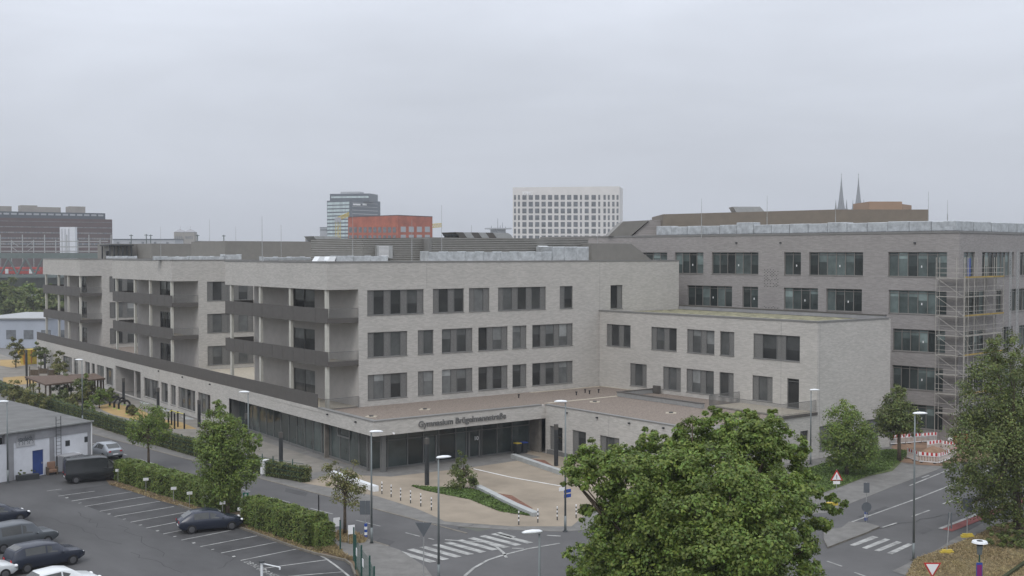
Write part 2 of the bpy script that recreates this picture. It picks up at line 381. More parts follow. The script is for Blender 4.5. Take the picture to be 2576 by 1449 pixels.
def tree(label, base, h0, lobes, n, size, m=None, r=.16, seed=1, name='broadleaf_tree', cat='tree', group=None, shell=.62, clump=.2, limbs=26, forks=1, per=60):
    """base (x,y) trunk foot, h0 height of first fork, lobes world ellipsoids"""
    t = thing(name, label, cat, (base[0], base[1], G), group); rnd = random.Random(seed)
    cr, cc = leaves('crown', t, lobes, n, size, m or M_leaf, seed, clump=clump, shell=shell, per=per)
    top = Vector((sum(l[0] for l in lobes)/len(lobes), sum(l[1] for l in lobes)/len(lobes), max(l[2] for l in lobes)))
    k = MB(); f = Vector((base[0]+(top.x-base[0])*.15, base[1]+(top.y-base[1])*.15, G+h0)); k.tube((base[0], base[1], G-.05), f, r*1.25, r*.85, 9)
    for _ in range(limbs):
        e = Vector(cc[rnd.randrange(len(cc))]); mid = f.lerp(e, .5)+Vector((rnd.uniform(-.2, .2), rnd.uniform(-.2, .2), .25))*r*4
        st = f.lerp(Vector((top.x, top.y, top.z)), rnd.uniform(0, .5)); k.tube(st, mid, r*.4, r*.24, 6, False); k.tube(mid, e, r*.24, r*.06, 5, False)
    k.tube(f, f.lerp(top, .6), r*.85, r*.3, 8, False)
    k.build('trunk', M_bark, t, smooth=True); return t
def plobe(x, y, r, D, dz=1.0, dr=0):               # ellipsoid from its sighted centre, radius and distance
    p = far(x, y, D+dr); rr = r*D/FPX; return (p[0], p[1], p[2], rr, rr, rr*dz)
def stree(label, bx, by, lobes, n, size, **k):      # tree whose foot is sighted on the ground
    b = at(bx, by); D = b[0]*math.sin(YAW)+b[1]*math.cos(YAW)
    return tree(label, b, k.pop('h0', 2.0), [plobe(x, y, r, D, dr=dd) for x, y, r, dd in lobes], n, size, **k)
def leafmesh(name, parent, p, nrm, size, tone, m, rng):
    n = len(p); nrm = nrm/np.linalg.norm(nrm, axis=1)[:, None]; t = np.cross(nrm, rng.normal(size=(n, 3))); t /= np.linalg.norm(t, axis=1)[:, None]; b = np.cross(nrm, t)
    s = size*rng.uniform(.6, 1.3, n)[:, None]; v = np.empty((n, 4, 3)); v[:, 0] = p-t*s*.5; v[:, 1] = p-b*s*.33+nrm*s*.08; v[:, 2] = p+t*s*.62; v[:, 3] = p+b*s*.33+nrm*s*.08
    off = Vector((0, 0, 0)); q = parent
    while q: off += q.location; q = q.parent
    v -= np.array(off)[None, None, :]
    me = bpy.data.meshes.new(name); me.vertices.add(n*4); me.vertices.foreach_set('co', v.reshape(-1)); me.loops.add(n*4)
    me.loops.foreach_set('vertex_index', np.arange(n*4, dtype=np.int32)); me.polygons.add(n); me.polygons.foreach_set('loop_start', np.arange(0, n*4, 4, dtype=np.int32)); me.update(calc_edges=True)
    a = me.color_attributes.new('leafcol', 'FLOAT_COLOR', 'CORNER'); hue = rng.uniform(.85, 1.25, n)
    c = np.stack([tone*hue, tone, tone*.9, np.ones(n)], 1); a.data.foreach_set('color', np.repeat(c, 4, 0).reshape(-1).astype(np.float32))
    me.materials.append(m); o = bpy.data.objects.new(name, me); COL.objects.link(o); o.parent = parent; return o
def hedge(name, label, a, b, w, h, n, m=None, seed=3, size=.11, cat='hedge'):
    """clipped hedge: twig core, inner shade put into its dark colour, and leaves over every side of a slightly bulging box"""
    t = thing(name, label, cat, (a[0], a[1], G)); rng = np.random.default_rng(seed)
    ex, ey = b[0]-a[0], b[1]-a[1]; l = math.hypot(ex, ey); ex /= l; ey /= l; nx, ny = -ey, ex
    ar = np.array([l*w*1.3, l*h, l*h*.6, w*h, w*h]); f = rng.choice(5, n, p=ar/ar.sum()); u = rng.random(n)*l; d = (rng.random(n)-.5)*w; z = rng.random(n)**.8*h
    N_ = np.zeros((n, 3)); bulge = .07*np.sin(u*2.1+seed)+.05*np.sin(u*5.3)+rng.normal(0, .05, n)
    k0 = f == 0; z[k0] = h+bulge[k0]; N_[k0, 2] = 1
    for q, sgn in ((1, -1), (2, 1)): kk = f == q; d[kk] = sgn*(w/2+bulge[kk]*.8); N_[kk, 0] = sgn*nx; N_[kk, 1] = sgn*ny
    for q, sgn, uu in ((3, -1, 0), (4, 1, l)): kk = f == q; u[kk] = uu+sgn*rng.normal(0, .05, kk.sum()); N_[kk, 0] = sgn*ex; N_[kk, 1] = sgn*ey
    # rounded shoulders
    ed = np.clip((np.abs(d)-(w/2-.2))/.2, 0, 1); top = np.clip((z-(h-.2))/.2, 0, 1); z = z-.12*ed*top*(f == 0); 
    p = np.stack([a[0]+ex*u+nx*d, a[1]+ey*u+ny*d, G+z], 1); nn = N_+rng.normal(size=(n, 3))*.45; nn[:, 2] += .35
    cl = .82+.25*np.sin(u*3.1+z*4)*np.sin(d*5+z*3+u)+rng.uniform(-.12, .3, n)
    leafmesh('foliage', t, p, nn, size, np.clip(cl, .4, 1.5), m or M_leaf, rng)
    c = MB(); c.wbox(a, b, .08, l-.08, G, G+h-.1, -w/2+.1, w/2-.1); c.build('shaded_twig_core', M_shadebeam, t)  # solid twig core; shade between the leaves is put into its dark colour
    return t

# ------------------------------------------------------------------ the school
SCH = thing('school_building', 'pale grey brick school with balcony wings above a low entrance block', 'school', (52.8, 88.2, G))
ZR = 18.2
def X_on(y0, px, py=660): return onp(px, py, (0, y0), (1, y0))[0]
def rail(mb, a, b, z0, z1, step=.12, r=.012, h=.04):
    a = Vector(a); b = Vector(b); l = (b-a).length; n = max(2, int(l/step)); e = (b-a).normalized(); p = Vector((-e.y, e.x))*.015
    for zz in (z0+.05, z1): mb.hexa([(a.x-p.x, a.y-p.y), (b.x-p.x, b.y-p.y), (b.x+p.x, b.y+p.y), (a.x+p.x, a.y+p.y)], zz-.02, zz+.02)
    q = e*r; p = p*.8
    for i in range(n+1):
        c = a+(b-a)*i/n; mb.hexa([(c.x-q.x-p.x, c.y-q.y-p.y), (c.x+q.x-p.x, c.y+q.y-p.y), (c.x+q.x+p.x, c.y+q.y+p.y), (c.x-q.x+p.x, c.y-q.y+p.y)], z0+.07, z1-.02)
ROW = [(13.02, 15.48), (8.86, 11.32), (4.68, 7.14)]
# front wing, long windowed face
Fa, Fb = (56.2, 99.8), (100.0, 99.8)
FW = [[(57.18, 63.74, 'PGPGPGP'), (64.84, 68.69, 'PGPG'), (69.32, 71.96, 'PGP'), (73.08, 79.59, 'PGPGPGP'), (81.53, 83.42, 'PG'), (89.04, 90.9, 'GP')],
      [(57.2, 61.77, 'PGPGP'), (63.02, 64.91, 'PG'), (65.93, 69.76, 'GPGP'), (70.52, 74.36, 'GPGP'), (75.0, 76.91, 'GP'), (77.7, 83.43, 'GPGPGP')],
      [(57.2, 61.77, 'PGPGP'), (63.02, 64.91, 'PG'), (65.93, 69.76, 'GPGP'), (70.52, 74.36, 'GPGP'), (75.0, 76.91, 'GP'), (77.7, 83.43, 'GPGPGP')]]
holes = []
for r, row in enumerate(FW):
    for x0, x1, p in row:
        z0, z1 = ROW[r]
        if x0 > 89: z0 = 12.78
        holes.append((x0-56.2, x1-56.2, z0, z1, p))
mb = MB(); wall(mb, Fa, Fb, 4.05, ZR, [h[:4] for h in holes])
mb.box(56.5, 100.3, 4.05, 99.9, 124.4, ZR); mb.hexa([(52.8, 99.8), (56.2, 99.8), (56.2, 124.4), (52.95, 124.4)], 15.59, ZR)
mb.build('brick_wall', M_brick, SCH)
for h in holes: window(SCH, Fa, Fb, h[:4], h[4], name='door' if h[0] > 32 else 'window')
def copings(pts, z0, z1, w=.45, out=.05, m=M_cop, name='coping', close=False):
    k = MB(); n = len(pts)
    for i in range(n if close else n-1): k.wbox(pts[i], pts[(i+1) % n], -out, math.dist(pts[i], pts[(i+1) % n])-w-.004, z0, z1, -out, w)
    return k.build(name, m, SCH)
copings([(52.95, 124.4), (52.8, 99.8), (100, 99.8), (100.1, 124.4)], ZR+.002, ZR+.14)
def loggia(corner, depth, yfar, xoff, cols, door, xr):
    """balcony side of a wing: recessed wall, slabs, bronze fronts, columns, rails"""
    x, y0 = corner
    a, b = (xr+xoff, yfar-.2), (xr, y0+.003)
    L_ = math.dist(a, b); hs = []
    for fl in (12.6, 8.42, 4.1): hs.append((door[0], door[1], fl+.08, fl+2.75))
    k = MB(); wall(k, a, b, 4.05, 15.59, hs, .2); k.build('recessed_wall', M_loggia, SCH)
    for h in hs: window(SCH, a, b, h, 'GG', depth=.12, sill=False, name='glazed_door')
    for zf in (12.35, 8.18):
        s = MB(); s.hexa([(x+.07, y0+.07), (xr-.003, y0+.07), (xr-.003+xoff, yfar-.01), (x+xoff+.07, yfar-.01)], zf+.02, zf+.25)
        so = s.build('balcony', M_deck, SCH)
        f = MB(); f.wbox((x+xoff, yfar), (x, y0), 0, math.dist((x+xoff, yfar), (x, y0)), zf, zf+1.44, 0, .06)
        f.wbox((x, y0), (xr, y0), .063, xr-x-.003, zf, zf+.5, 0, .06); f.wbox((x+xoff, yfar), (xr+xoff, yfar), .063, xr-x-.003, zf, zf+1.44, -.06, -.002); 
        nseg = int((yfar-y0)/2.4)
        for i in range(1, nseg): f.wbox((x+xoff, yfar), (x, y0), (yfar-y0)*i/nseg-.012, (yfar-y0)*i/nseg+.012, zf+.02, zf+1.42, -.012, -.001)
        f.build('bronze_front', M_bal, so)
        r_ = MB(); rail(r_, (x+.1, y0+.03), (xr-.03, y0+.03), zf+.5, zf+1.4); r_.build('railing', M_frame, so)
    for cy in cols:
        c = MB(); t = (cy-y0)/(yfar-y0); cx = x+xoff*t
        for z0, z1 in ((4.05, 8.18), (8.432, 12.35), (12.602, 15.588)): c.box(cx+.1, cy-.2, z0, cx+.38, cy+.2, z1)
        c.build('column', M_col, SCH)
loggia((52.8, 99.8), 3.4, 124.4, .15, [100.35, 108.15, 115.4, 123.1], (10.1, 15.1), 56.2)
loggia((54.0, 143.6), 3.4, 167.2, .2, [144.2, 152.1, 158.2, 166.0], (9.3, 14.0), 57.5)
loggia((55.75, 187.8), 3.4, 209.5, .25, [188.4, 194.9, 200.6, 208.4], (8.4, 13.3), 59.2)
for (x, xr, y0, y1, xo, w0, w1, pat) in [(54.0, 57.5, 143.6, 167.2, .2, 58.67, 65.05, 'PGPPPGP'), (55.75, 59.2, 187.8, 209.5, .25, 60.4, 66.6, 'PGPGPG')]:
    a, b = (xr, y0), (78.0, y0); k = MB(); hs = [(w0-xr, w1-xr, z0, z1) for z0, z1 in ROW]+[(68.5-xr, 72.5-xr, z0, z1) for z0, z1 in ROW]
    wall(k, a, b, 4.05, ZR, hs); k.box(xr+.35+xo, y0+.5, 4.05, 77.9, y1, ZR); k.hexa([(x, y0), (xr, y0), (xr+xo, y1), (x+xo, y1)], 15.59, ZR)
    k.box(xr+.01, y0+.01, ZR-.1, 77.9, y0+.51, ZR-.001)
    k.build('brick_wall', M_brick, SCH)
    for i, h in enumerate(hs): window(SCH, a, b, h, pat if i < 3 else 'PGPG')
    copings([(x+xo, y1), (x, y0), (78, y0)], ZR+.002, ZR+.14)
k = MB(); k.box(78.05, 124.45, 4.05, 99.9, 214, ZR-.02); k.build('brick_wall', M_brick, SCH)
# annex block running towards the camera
Ga, Gb = (87.3, 99.75), (88.9, 70.4); Lg = math.dist(Ga, Gb)
sY = lambda Y: (99.75-Y)/(99.75-70.4)*Lg
GW = [[(1526, 1586, 'PGPG'), (1638, 1702, 'PGPG'), (1728, 1797, 'PGPG'), (1811, 1847, 'GP'), (1895, 2012, 'PGPG')],
      [(1585, 1627, 'PGP'), (1668, 1713, 'PGP'), (1727, 1796, 'PGPG'), (1810, 1846, 'GP'), (1893, 1944, 'PGP')]]
hs = []
for r, row in enumerate(GW):
    z0, z1 = ((8.72, 11.17), (4.55, 7.0))[r]
    for p0, p1, pat in row: hs.append((onp(p0, 900, Ga, Gb)[0], onp(p1, 900, Ga, Gb)[0], z0, z1, pat))
dr = (onp(1980, 980, Ga, Gb)[0], onp(2010, 980, Ga, Gb)[0], 4.2, 7.05)
k = MB(); wall(k, Ga, Gb, 4.05, 12.55, [h[:4] for h in hs]+[dr]); 
ew = (onp(2062, 1130, Gb, (100.3, 70.4))[0], onp(2112, 1130, Gb, (100.3, 70.4))[0], .35, 2.7)
ew2 = (7.6, 9.6, .35, 2.7)
wall(k, Gb, (100.3, 70.4), G-.1, 12.55, [ew, ew2]); wall(k, (100.3, 70.4), (100.3, 99.7), G, 12.55, [])
k.build('annex_wall', M_brick, SCH)
for h in hs: window(SCH, Ga, Gb, h[:4], h[4])
window(SCH, Ga, Gb, dr, 'G', name='terrace_door', mid=True); window(SCH, Gb, (100.3, 70.4), ew, 'PGP'); window(SCH, Gb, (100.3, 70.4), ew2, 'PG')
k = MB(); k.box(Gb[0]+.25, 70.7, 12.2, 100.0, 99.7, 12.42); k.quad((87.6, 99.7, 12.4), (89.2, 70.7, 12.4), (89.5, 70.7, 12.4), (89.5, 99.7, 12.4)); k.build('green_roof', M_sedum, SCH)
copings([Ga, Gb, (100.3, 70.4)], 12.552, 12.72, .35); k = MB(); k.box(99.95, 70.9, 12.45, 100.28, 99.7, 12.85); k.build('back_parapet', M_greyc, SCH); k = MB(); k.box(99.9, 70.85, 12.852, 100.33, 99.7, 12.95); k.build('parapet_coping', M_bal, SCH)
# low ground floor block
La, Lb = (54.8, 209.5), (51.1, 88.2); Ll = math.dist(La, Lb)
ls_ = lambda px: onp(px, 990, La, Lb)[0]
LW = [(158, 182, 'GP'), (186, 197, 'G'), (214, 227, 'PG'), (231, 239, 'G'), (244, 262, 'PG'), (266, 285, 'GP'), (362, 399, 'GPGP'), (405, 422, 'PG'), (429, 442, 'PG'), (448, 491, 'PGPGPG'), (498, 529, 'PGPG')]
hs = [(ls_(p0), ls_(p1), .35, 2.85, pat) for p0, p1, pat in LW]
porch = (ls_(291), ls_(354), G+.05, 3.4); s_rec = ls_(576)
k = MB(); wall(k, La, (La[0]+(Lb[0]-La[0])*s_rec/Ll, La[1]+(Lb[1]-La[1])*s_rec/Ll), G-.1, 4.38, [h[:4] for h in hs]+[porch], .35)
k.wbox(La, Lb, s_rec, Ll, 3.1, 4.38, 0, .55); k.box(51.1, 88.2, 3.1, 70.3, 88.75, 4.38)
wall(k, (54.8, 209.5), (54.8, 209.4), G, 4.38); k.wbox(La, Lb, 0, .4, G, 4.38, .3, 30)
k.build('ground_floor_wall', M_brick, SCH)
for h in hs: window(SCH, La, Lb, h[:4], h[4], depth=.22)
k = MB(); k.wbox(La, Lb, porch[0]-.5, porch[1]+.5, G, 3.6, 3.6, 3.8); k.wbox(La, Lb, porch[0]-.3, porch[0]-.01, G, 3.6, .35, 3.6); k.wbox(La, Lb, porch[1]+.01, porch[1]+.3, G, 3.6, .35, 3.6)
k.wbox(La, Lb, porch[0], porch[1], 3.41, 3.6, .36, 3.6); k.wbox(La, Lb, porch[1]-3.1, porch[1]-2.85, G, 3.4, .1, .35); k.build('porch_wall', M_loggia, SCH)
Ms = lambda px: onp(px, 1100, (70.3, 88.2), (70.3, 70.4))[0]
SW = [(1383, 1415, 'PG'), (1440, 1474, 'PG'), (1509, 1558, 'PGP'), (1600, 1640, 'PG')]
hs = [(Ms(p0), Ms(p1), .15, 2.45, pat) for p0, p1, pat in SW]
k = MB(); wall(k, (70.3, 88.2), (70.3, 70.4), G-.1, 4.38, [h[:4] for h in hs]); e2 = (onp(2013, 1120, (70.3, 70.4), Gb)[0], onp(2033, 1120, (70.3, 70.4), Gb)[0], .1, 2.5)
hs2 = [(2.0, 4.5, .2, 2.5), (7, 9.5, .2, 2.5), e2]
wall(k, (70.3, 70.4), Gb, G-.1, 4.1, hs2); k.build('side_wall', M_brick, SCH)
k = MB(); k.box(70.27, 70.6, G, 70.299, 88.0, .1); k.build('plinth', M_panel, SCH)
for h in hs: window(SCH, (70.3, 88.2), (70.3, 70.4), h[:4], h[4])
for h in hs2: window(SCH, (70.3, 70.4), Gb, h, 'PG')
copings([(51.1+3.7*(99.2-88.2)/121.3, 99.2), (51.1, 88.2), (70.3, 88.2)], 4.382, 4.47, .5); k = MB(); k.box(70.25, 70.4, 4.382, 70.7, 88.2, 4.47); k.build('coping', M_cop, SCH)
k = MB(); k.box(70.302, 70.5, 3.9, 70.65, 88.2, 4.38); k.build('parapet', M_cop, SCH)
# roof decks
k = MB(); k.quad((51.2, 88.3, 4.05), (70.4, 88.3, 4.05), (70.4, 70.5, 4.05), (88.9, 70.5, 4.05), (88.9, 99.9, 4.05), (78.5, 125, 4.05), (78.5, 209, 4.05), (54.9, 209, 4.05), (51.4, 99.2, 4.05)); k.build('gravel_roof', M_gravel, SCH)
k = MB(); k.quad((84.0, 70.42, 4.115), (88.9, 70.42, 4.115), (88.5, 79.6, 4.115), (84.0, 79.6, 4.115)); k.build('terrace_deck', M_deck, SCH); k = MB(); k.quad((52.9, 100, 4.12), (56.2, 100, 4.12), (56.3, 124, 4.12), (53.0, 124, 4.12)); k.build('terrace_deck', M_deck, SCH); k = MB(); k.quad((57.6, 126, 4.12), (77.9, 126, 4.12), (77.9, 143.5, 4.12), (54.1, 143.5, 4.12)); k.build('terrace_deck', M_deck, SCH)
k = MB()
for p, q in (((1380, 1015), (1558, 997)), ((1506, 972), (1640, 987)), ((1508, 971), (1330, 987))):
    a, b = at(*p, 4.06), at(*q, 4.06); k.wbox(a, b, 0, math.dist(a, b), 4.052, 4.075, 0, .5)
k.build('pale_gravel_strip', M_deck, SCH)
k = MB(); k.box(82.3, 78.9, 4.06, 82.6, 91.2, 4.5); k.box(82.605, 90.95, 4.06, 88.1, 91.2, 4.5); k.build('roof_upstand', M_galv, SCH)
k = MB(); k.box(82.25, 78.88, 4.502, 82.7, 91.25, 4.56); k.box(82.71, 90.9, 4.502, 88.1, 91.25, 4.56); k.box(87.2, 90.0, 4.1, 87.5, 90.9, 4.9); k.build('upstand_coping', M_bal, SCH)
k = MB()
rail(k, (84.0, 79.6), (88.35, 79.6), 4.12, 5.2); rail(k, (84.0, 79.55), (84.0, 70.55), 4.12, 5.2); rail(k, (84.05, 70.5), (88.85, 70.5), 4.12, 5.2)
k.build('terrace_railing', M_frame, SCH); k = MB(); k.wbox((84.0, 79.6), (84.0, 70.4), 0, 9.2, 3.85, 4.11, -.1, -.01); k.wbox((83.9, 70.4), Gb, 0, 4.98, 3.85, 4.11, -.1, -.003); k.build('terrace_edge', M_bal, SCH)
k = MB(); rail(k, (51.75, 99.35), (56.15, 99.68), 4.1, 5.15, .11, .016); k.build('corner_railing', M_frame, SCH)
k = MB(); s1 = math.dist(La, (51.45, 99.4)); k.wbox(La, Lb, 0, s1, 4.39, 5.7, .05, .13); k.build('parapet_guard', M_bal, SCH)
for px, py in ((934, 1048), (1069, 1030), (1496, 1011), (1688, 1039)):
    a = at(px, py, 4.06); k = MB(); k.cur = 0; k.hexa([(a[0]-.7, a[1]), (a[0], a[1]-.7), (a[0]+.7, a[1]), (a[0], a[1]+.7)], 4.05, 4.085); k.cur = 1; k.tube((a[0], a[1], 4.086), (a[0], a[1], 4.16), .22, .2, 12); k.build('roof_drain', [M_deck, M_dark], SCH)
for px, py in ((1305, 1001), (1450, 994), (1472, 988), (1483, 991), (1506, 988)):
    a = at(px, py, 4.06); k = MB(); k.tube((a[0], a[1], 4.05), (a[0], a[1], 4.35), .06, .06, 8); k.tube((a[0], a[1], 4.352), (a[0], a[1], 4.45), .13, .1, 8); k.build('roof_vent', M_black, SCH)
for px, py in ((825, 1042), (896, 1061), (400, 933), (460, 948), (529, 966)):
    s, z = onp(px, py, La, Lb); k = MB(); k.wbox(La, Lb, s-.09, s+.09, z-.08, z+.05, -.16, 0); k.build('wall_lamp', M_dark, SCH)
for px, py in ((1427, 1038), (1503, 1050), (1584, 1064), (1670, 1076)):
    s, z = onp(px, py, (70.3, 88.2), (70.3, 70.4)); k = MB(); k.wbox((70.3, 88.2), (70.3, 70.4), s-.09, s+.09, z-.08, z+.05, -.16, 0); k.build('wall_lamp', M_dark, SCH)
# entrance glazing and hall behind the front fascia
k = MB(); k.box(51.8, 90.6, G, 70.28, 98.5, G+.03); k.box(51.8, 98.5, G, 70.28, 98.7, 4.0); k.box(70.0, 88.8, G, 70.28, 98.5, 3.09); k.box(51.7, 88.8, 3.1, 70.28, 98.6, 3.3); k.build('hall_interior', mat('dim hall interior', (.17, .155, .135), .9, .2, .8), SCH)
mull = [51.75, 53.8, 55.9, 57.6, 59.3, 61.2, 62.4, 64.2, 66.0, 67.8, 69.95]
k = MB()
for x in mull: k.box(x-.05, 90.3, G, x+.05, 90.45, 3.1)
k.box(51.75, 90.31, 2.2, 69.95, 90.44, 2.28); k.box(51.75, 90.31, G, 69.95, 90.44, G+.12)
for x in (57.9, 59.0, 62.7, 63.9): k.box(x-.09, 90.25, G, x+.09, 90.5, 2.2)
fo = k.build('entrance_glazing', M_frame, SCH); k = MB()
cols_ = []
for i in range(len(mull)-1): k.quad((mull[i]+.05, 90.38, G+.12), (mull[i+1]-.05, 90.38, G+.12), (mull[i+1]-.05, 90.38, 2.2), (mull[i]+.05, 90.38, 2.2)); k.quad((mull[i]+.05, 90.38, 2.28), (mull[i+1]-.05, 90.38, 2.28), (mull[i+1]-.05, 90.38, 3.09), (mull[i]+.05, 90.38, 3.09)); c = random.uniform(.3, 1.0); cols_ += [c, c*1.1]
k.build('pane', M_teal, fo, cols=cols_)
k = MB(); k.box(52.4, 88.9, G, 52.8, 89.3, 3.1); k.build('column', M_frame, SCH)
rl = lambda s: (La[0]+(Lb[0]-La[0])*s/Ll+1.2, La[1]+(Lb[1]-La[1])*s/Ll)
ra, rb = rl(s_rec), (Lb[0]+.75, 90.2); Lr = math.dist(ra, rb); k = MB(); g = MB(); gc = []
nb = 16
for i in range(nb+1): k.wbox(ra, rb, Lr*i/nb-.05, Lr*i/nb+.05, G, 3.1, -.05, .1)
k.wbox(ra, rb, 0, Lr, G, G+.25, -.04, .09); k.wbox(ra, rb, 0, Lr, 2.98, 3.09, -.04, .09)
s_w = Lr-6.3; k.wbox(ra, rb, s_w, s_w+2.6, 2.05, 2.2, -.12, -.06); k.wbox(ra, rb, s_w, s_w+2.6, 2.9, 3.05, -.12, -.06); k.wbox(ra, rb, s_w, s_w+.15, 2.2, 2.9, -.12, -.06); k.wbox(ra, rb, s_w+2.45, s_w+2.6, 2.2, 2.9, -.12, -.06)
fo = k.build('canteen_glazing', M_frame, SCH)
for i in range(nb): g.wbox(ra, rb, Lr*i/nb+.05, Lr*(i+1)/nb-.05, G+.25, 2.98, 0, .03); gc += [random.uniform(.5, 1.3)]*6
g.build('pane', M_teal, fo, cols=gc)
k = MB(); k.wbox(La, Lb, s_rec, Ll-.6, 3.102, 3.2, .552, 1.7); k.wbox(La, Lb, s_rec-.35, s_rec-.003, G, 3.1, .36, 1.6); k.build('soffit', M_frame, SCH)
text_obj('school_name_lettering', 'Gymnasium Brügelmannstraße', M_frame, .78, (55.7, 88.2-.05, 3.5), (1, 0, 0), SCH, .04, width=9.75, bold=.012)
text_obj('house_number', '10', M_signw, .55, (X_on(90.2, 1192), 90.22, 1.35), (1, 0, 0), SCH, .02)
k = MB(); s, z = 0, 0; k.box(53.0, 88.05, 3.2, 53.1, 88.2, 3.3); k.ell((53.05, 88.0, 3.2), .09, .09, .09, 8, 5); k.build('security_camera', M_signw, SCH)
for a, b, s_, z0, z1 in ((Fa, Fb, 31.2, 4.1, 18.1), (Fa, Fb, 7.9, 15.6, 18.1), (Ga, Gb, 25.2, 4.2, 12.5), (Gb, (100.3, 70.4), .35, G, 12.5), ((70.3, 88.2), (70.3, 70.4), 9.2, .1, 4.3), (La, Lb, 88.0, .2, 4.3), (La, Lb, 62.0, .2, 4.3)):
    k = MB(); k.wbox(a, b, s_, s_+.022, z0, z1, -.004, .01); k.build('movement_joint', M_frame, SCH)
# roof plant
def plant(name, yp, x0, x1, top, m, dep=8, zb=ZR+.01, tx=None):
    a, b = X_on(yp, x0), X_on(yp, x1); z = onp(tx or (x0+x1)/2, top, (0, yp), (1, yp))[1]
    k = MB(); k.box(a, yp, zb, b, yp+dep, z); return k.build(name, m, SCH), a, b, z
_, a0, b0, zt = plant('ribbed_roof_screen', 108, 914, 1072, 600, M_screen, 12)
_, a1, b1, zt1 = plant('ribbed_roof_screen', 107, 1078, 1480, 599, M_screen, 11); k = MB(); k.box(b0+.01, 106.9, ZR, a1-.01, 118, zt+.02); k.build('screen_corner_post', M_cop, SCH)
k = MB(); z = onp(1585, 613, (0, 105), (1, 105))[1]; xa, xb, xc = X_on(105, 1488), X_on(105, 1588), X_on(105, 1642)
k.loft([[(xa, 105, ZR), (xc, 105, ZR), (xb, 105, z), (xa, 105, z)], [(xa, 115, ZR), (xc, 115, ZR), (xb, 115, z), (xa, 115, z)]]); k.build('slanted_roof_housing', M_screen2, SCH, fix=True)
plant('roof_screen', 150, 566, 912, 607.5, M_screen2, 12)
o, a2, b2, z2 = plant('roof_screen', 192, 381, 640, 613.5, M_screen2, 14); k = MB(); k.box(a2-4.5, 199, ZR, a2-.01, 206, z2); k.build('roof_screen', M_screen2, SCH)
def duct(yp, x0, x1, y0, dep=1.2, segs=3, zb=ZR+.08):
    a, b = X_on(yp, x0), X_on(yp, x1); z = onp((x0+x1)/2, y0, (0, yp), (1, yp))[1]; k = MB(); n = max(1, segs)
    for i in range(n): k.box(a+(b-a)*i/n+.01, yp+random.uniform(0, .06), zb, a+(b-a)*(i+1)/n-.01, yp+dep, z+random.uniform(-.03, .05))
    for i in range(n+1): u = a+(b-a)*i/n; k.box(u-.03, yp-.05, zb-.02, u+.03, yp+dep+.05, z+.07)
    k.build('foil_duct', M_duct, SCH, bevel=.03)
duct(103, 1078, 1388, 634, 1.6, 7); duct(102.5, 846, 975, 645, 1.2, 3); duct(126, 664, 800, 647, 1.2, 4); duct(146, 482, 566, 645.5, 1.3, 3); duct(146, 566, 607, 641, 1.5, 1); duct(190, 275, 345, 645, 1.4, 3); duct(147, 392, 478, 646, 1, 3)
duct(103.4, 1390, 1480, 622, 3, 3)
for x0, x1, yy in ((803, 818, 646), (828, 846, 646)):
    a, b = X_on(102.3, x0), X_on(102.3, x1); k = MB(); k.loft([[(a-.3, 102.3, ZR+.05), (b-.2, 102.3, ZR+.05), (b, 102.3, ZR+.6), (a+.1, 102.3, ZR+.6)], [(a-.3, 103.4, ZR+.05), (b-.2, 103.4, ZR+.05), (b, 103.4, ZR+.6), (a+.1, 103.4, ZR+.6)]]); k.build('duct_end', M_lampw, SCH, fix=True)
a, b = X_on(107.9, 944), X_on(107.9, 983); k = MB(); k.cur = 0; k.box(a, 107.5, ZR+.4, b, 107.98, ZR+1.75)
k.cur = 1
for i in range(9): k.box(a+.2, 107.46, ZR+.55+i*.13, b-.5, 107.5, ZR+.6+i*.13)
k.build('louvre_box', [M_galv, M_signw], SCH)
def hood(yp, xs, y0, y1, dark, name='exhaust_hood'):
    a, b = X_on(yp, xs[0]), X_on(yp, xs[1]); zb = onp(xs[0], y1, (0, yp), (1, yp))[1]; zt = onp(xs[0], y0, (0, yp), (1, yp))[1]; n = dark; k = MB()
    for i in range(n):
        u0, u1 = a+(b-a)*i/n, a+(b-a)*(i+1)/n-.02; k.cur = i % 2 if n > 2 else 1; sh = (zt-zb)*.9
        k.loft([[(u0+sh, yp, zb), (u1+sh, yp, zb), (u1, yp, zt), (u0, yp, zt)], [(u0+sh, yp+3, zb), (u1+sh, yp+3, zb), (u1, yp+3, zt), (u0, yp+3, zt)]])
    k.cur = 1; R_ = zt-zb; c = b+R_*.9+.01; pr = []
    for j in range(7): t = math.pi/2*j/6; pr.append((c+1.2+R_*1.5*math.sin(t), zb+R_*math.cos(t)))
    pr += [(c, zb), (c-R_*.9, zt)]
    k.loft([[(p[0], yp, p[1]) for p in pr], [(p[0], yp+3, p[1]) for p in pr]]); k.build(name, [M_bal, M_galv], SCH, fix=True)
hood(112, (1146, 1240), 584, 600, 5); hood(152, (789, 812), 594, 608, 2); hood(196, (506, 516), 606, 613.5, 1)
k = MB(); a = X_on(106.5, 1357); b = X_on(106.5, 1381); k.quad((a, 106.5, 19.9), (b, 106.5, 19.9), (b+.5, 109, 20.5), (a+.5, 109, 20.5)); k.quad((a, 106.5, 19.9), (a+.5, 109, 20.5), (a+.5, 109, 20.4), (a, 106.5, 19.8)); k.quad((a, 106.5, 19.8), (b, 106.5, 19.8), (b, 106.5, 19.9), (a, 106.5, 19.9)); k.build('white_roof_flap', M_lampw, SCH)
k = MB(); a, b = X_on(198, 277), X_on(198, 331)
for i in range(6): u = a+(b-a)*i/5; k.box(u-.1, 198, ZR, u+.1, 198.2, 20.4); k.box(u-.1, 202, ZR, u+.1, 202.2, 20.4)
k.box(a-.3, 197.7, 20.42, b+.3, 202.5, 20.65); k.box(a, 200, ZR, b-1, 200.3, 19.6); k.build('roof_pergola', M_dark, SCH)
k = MB(); a = X_on(112, 1120)
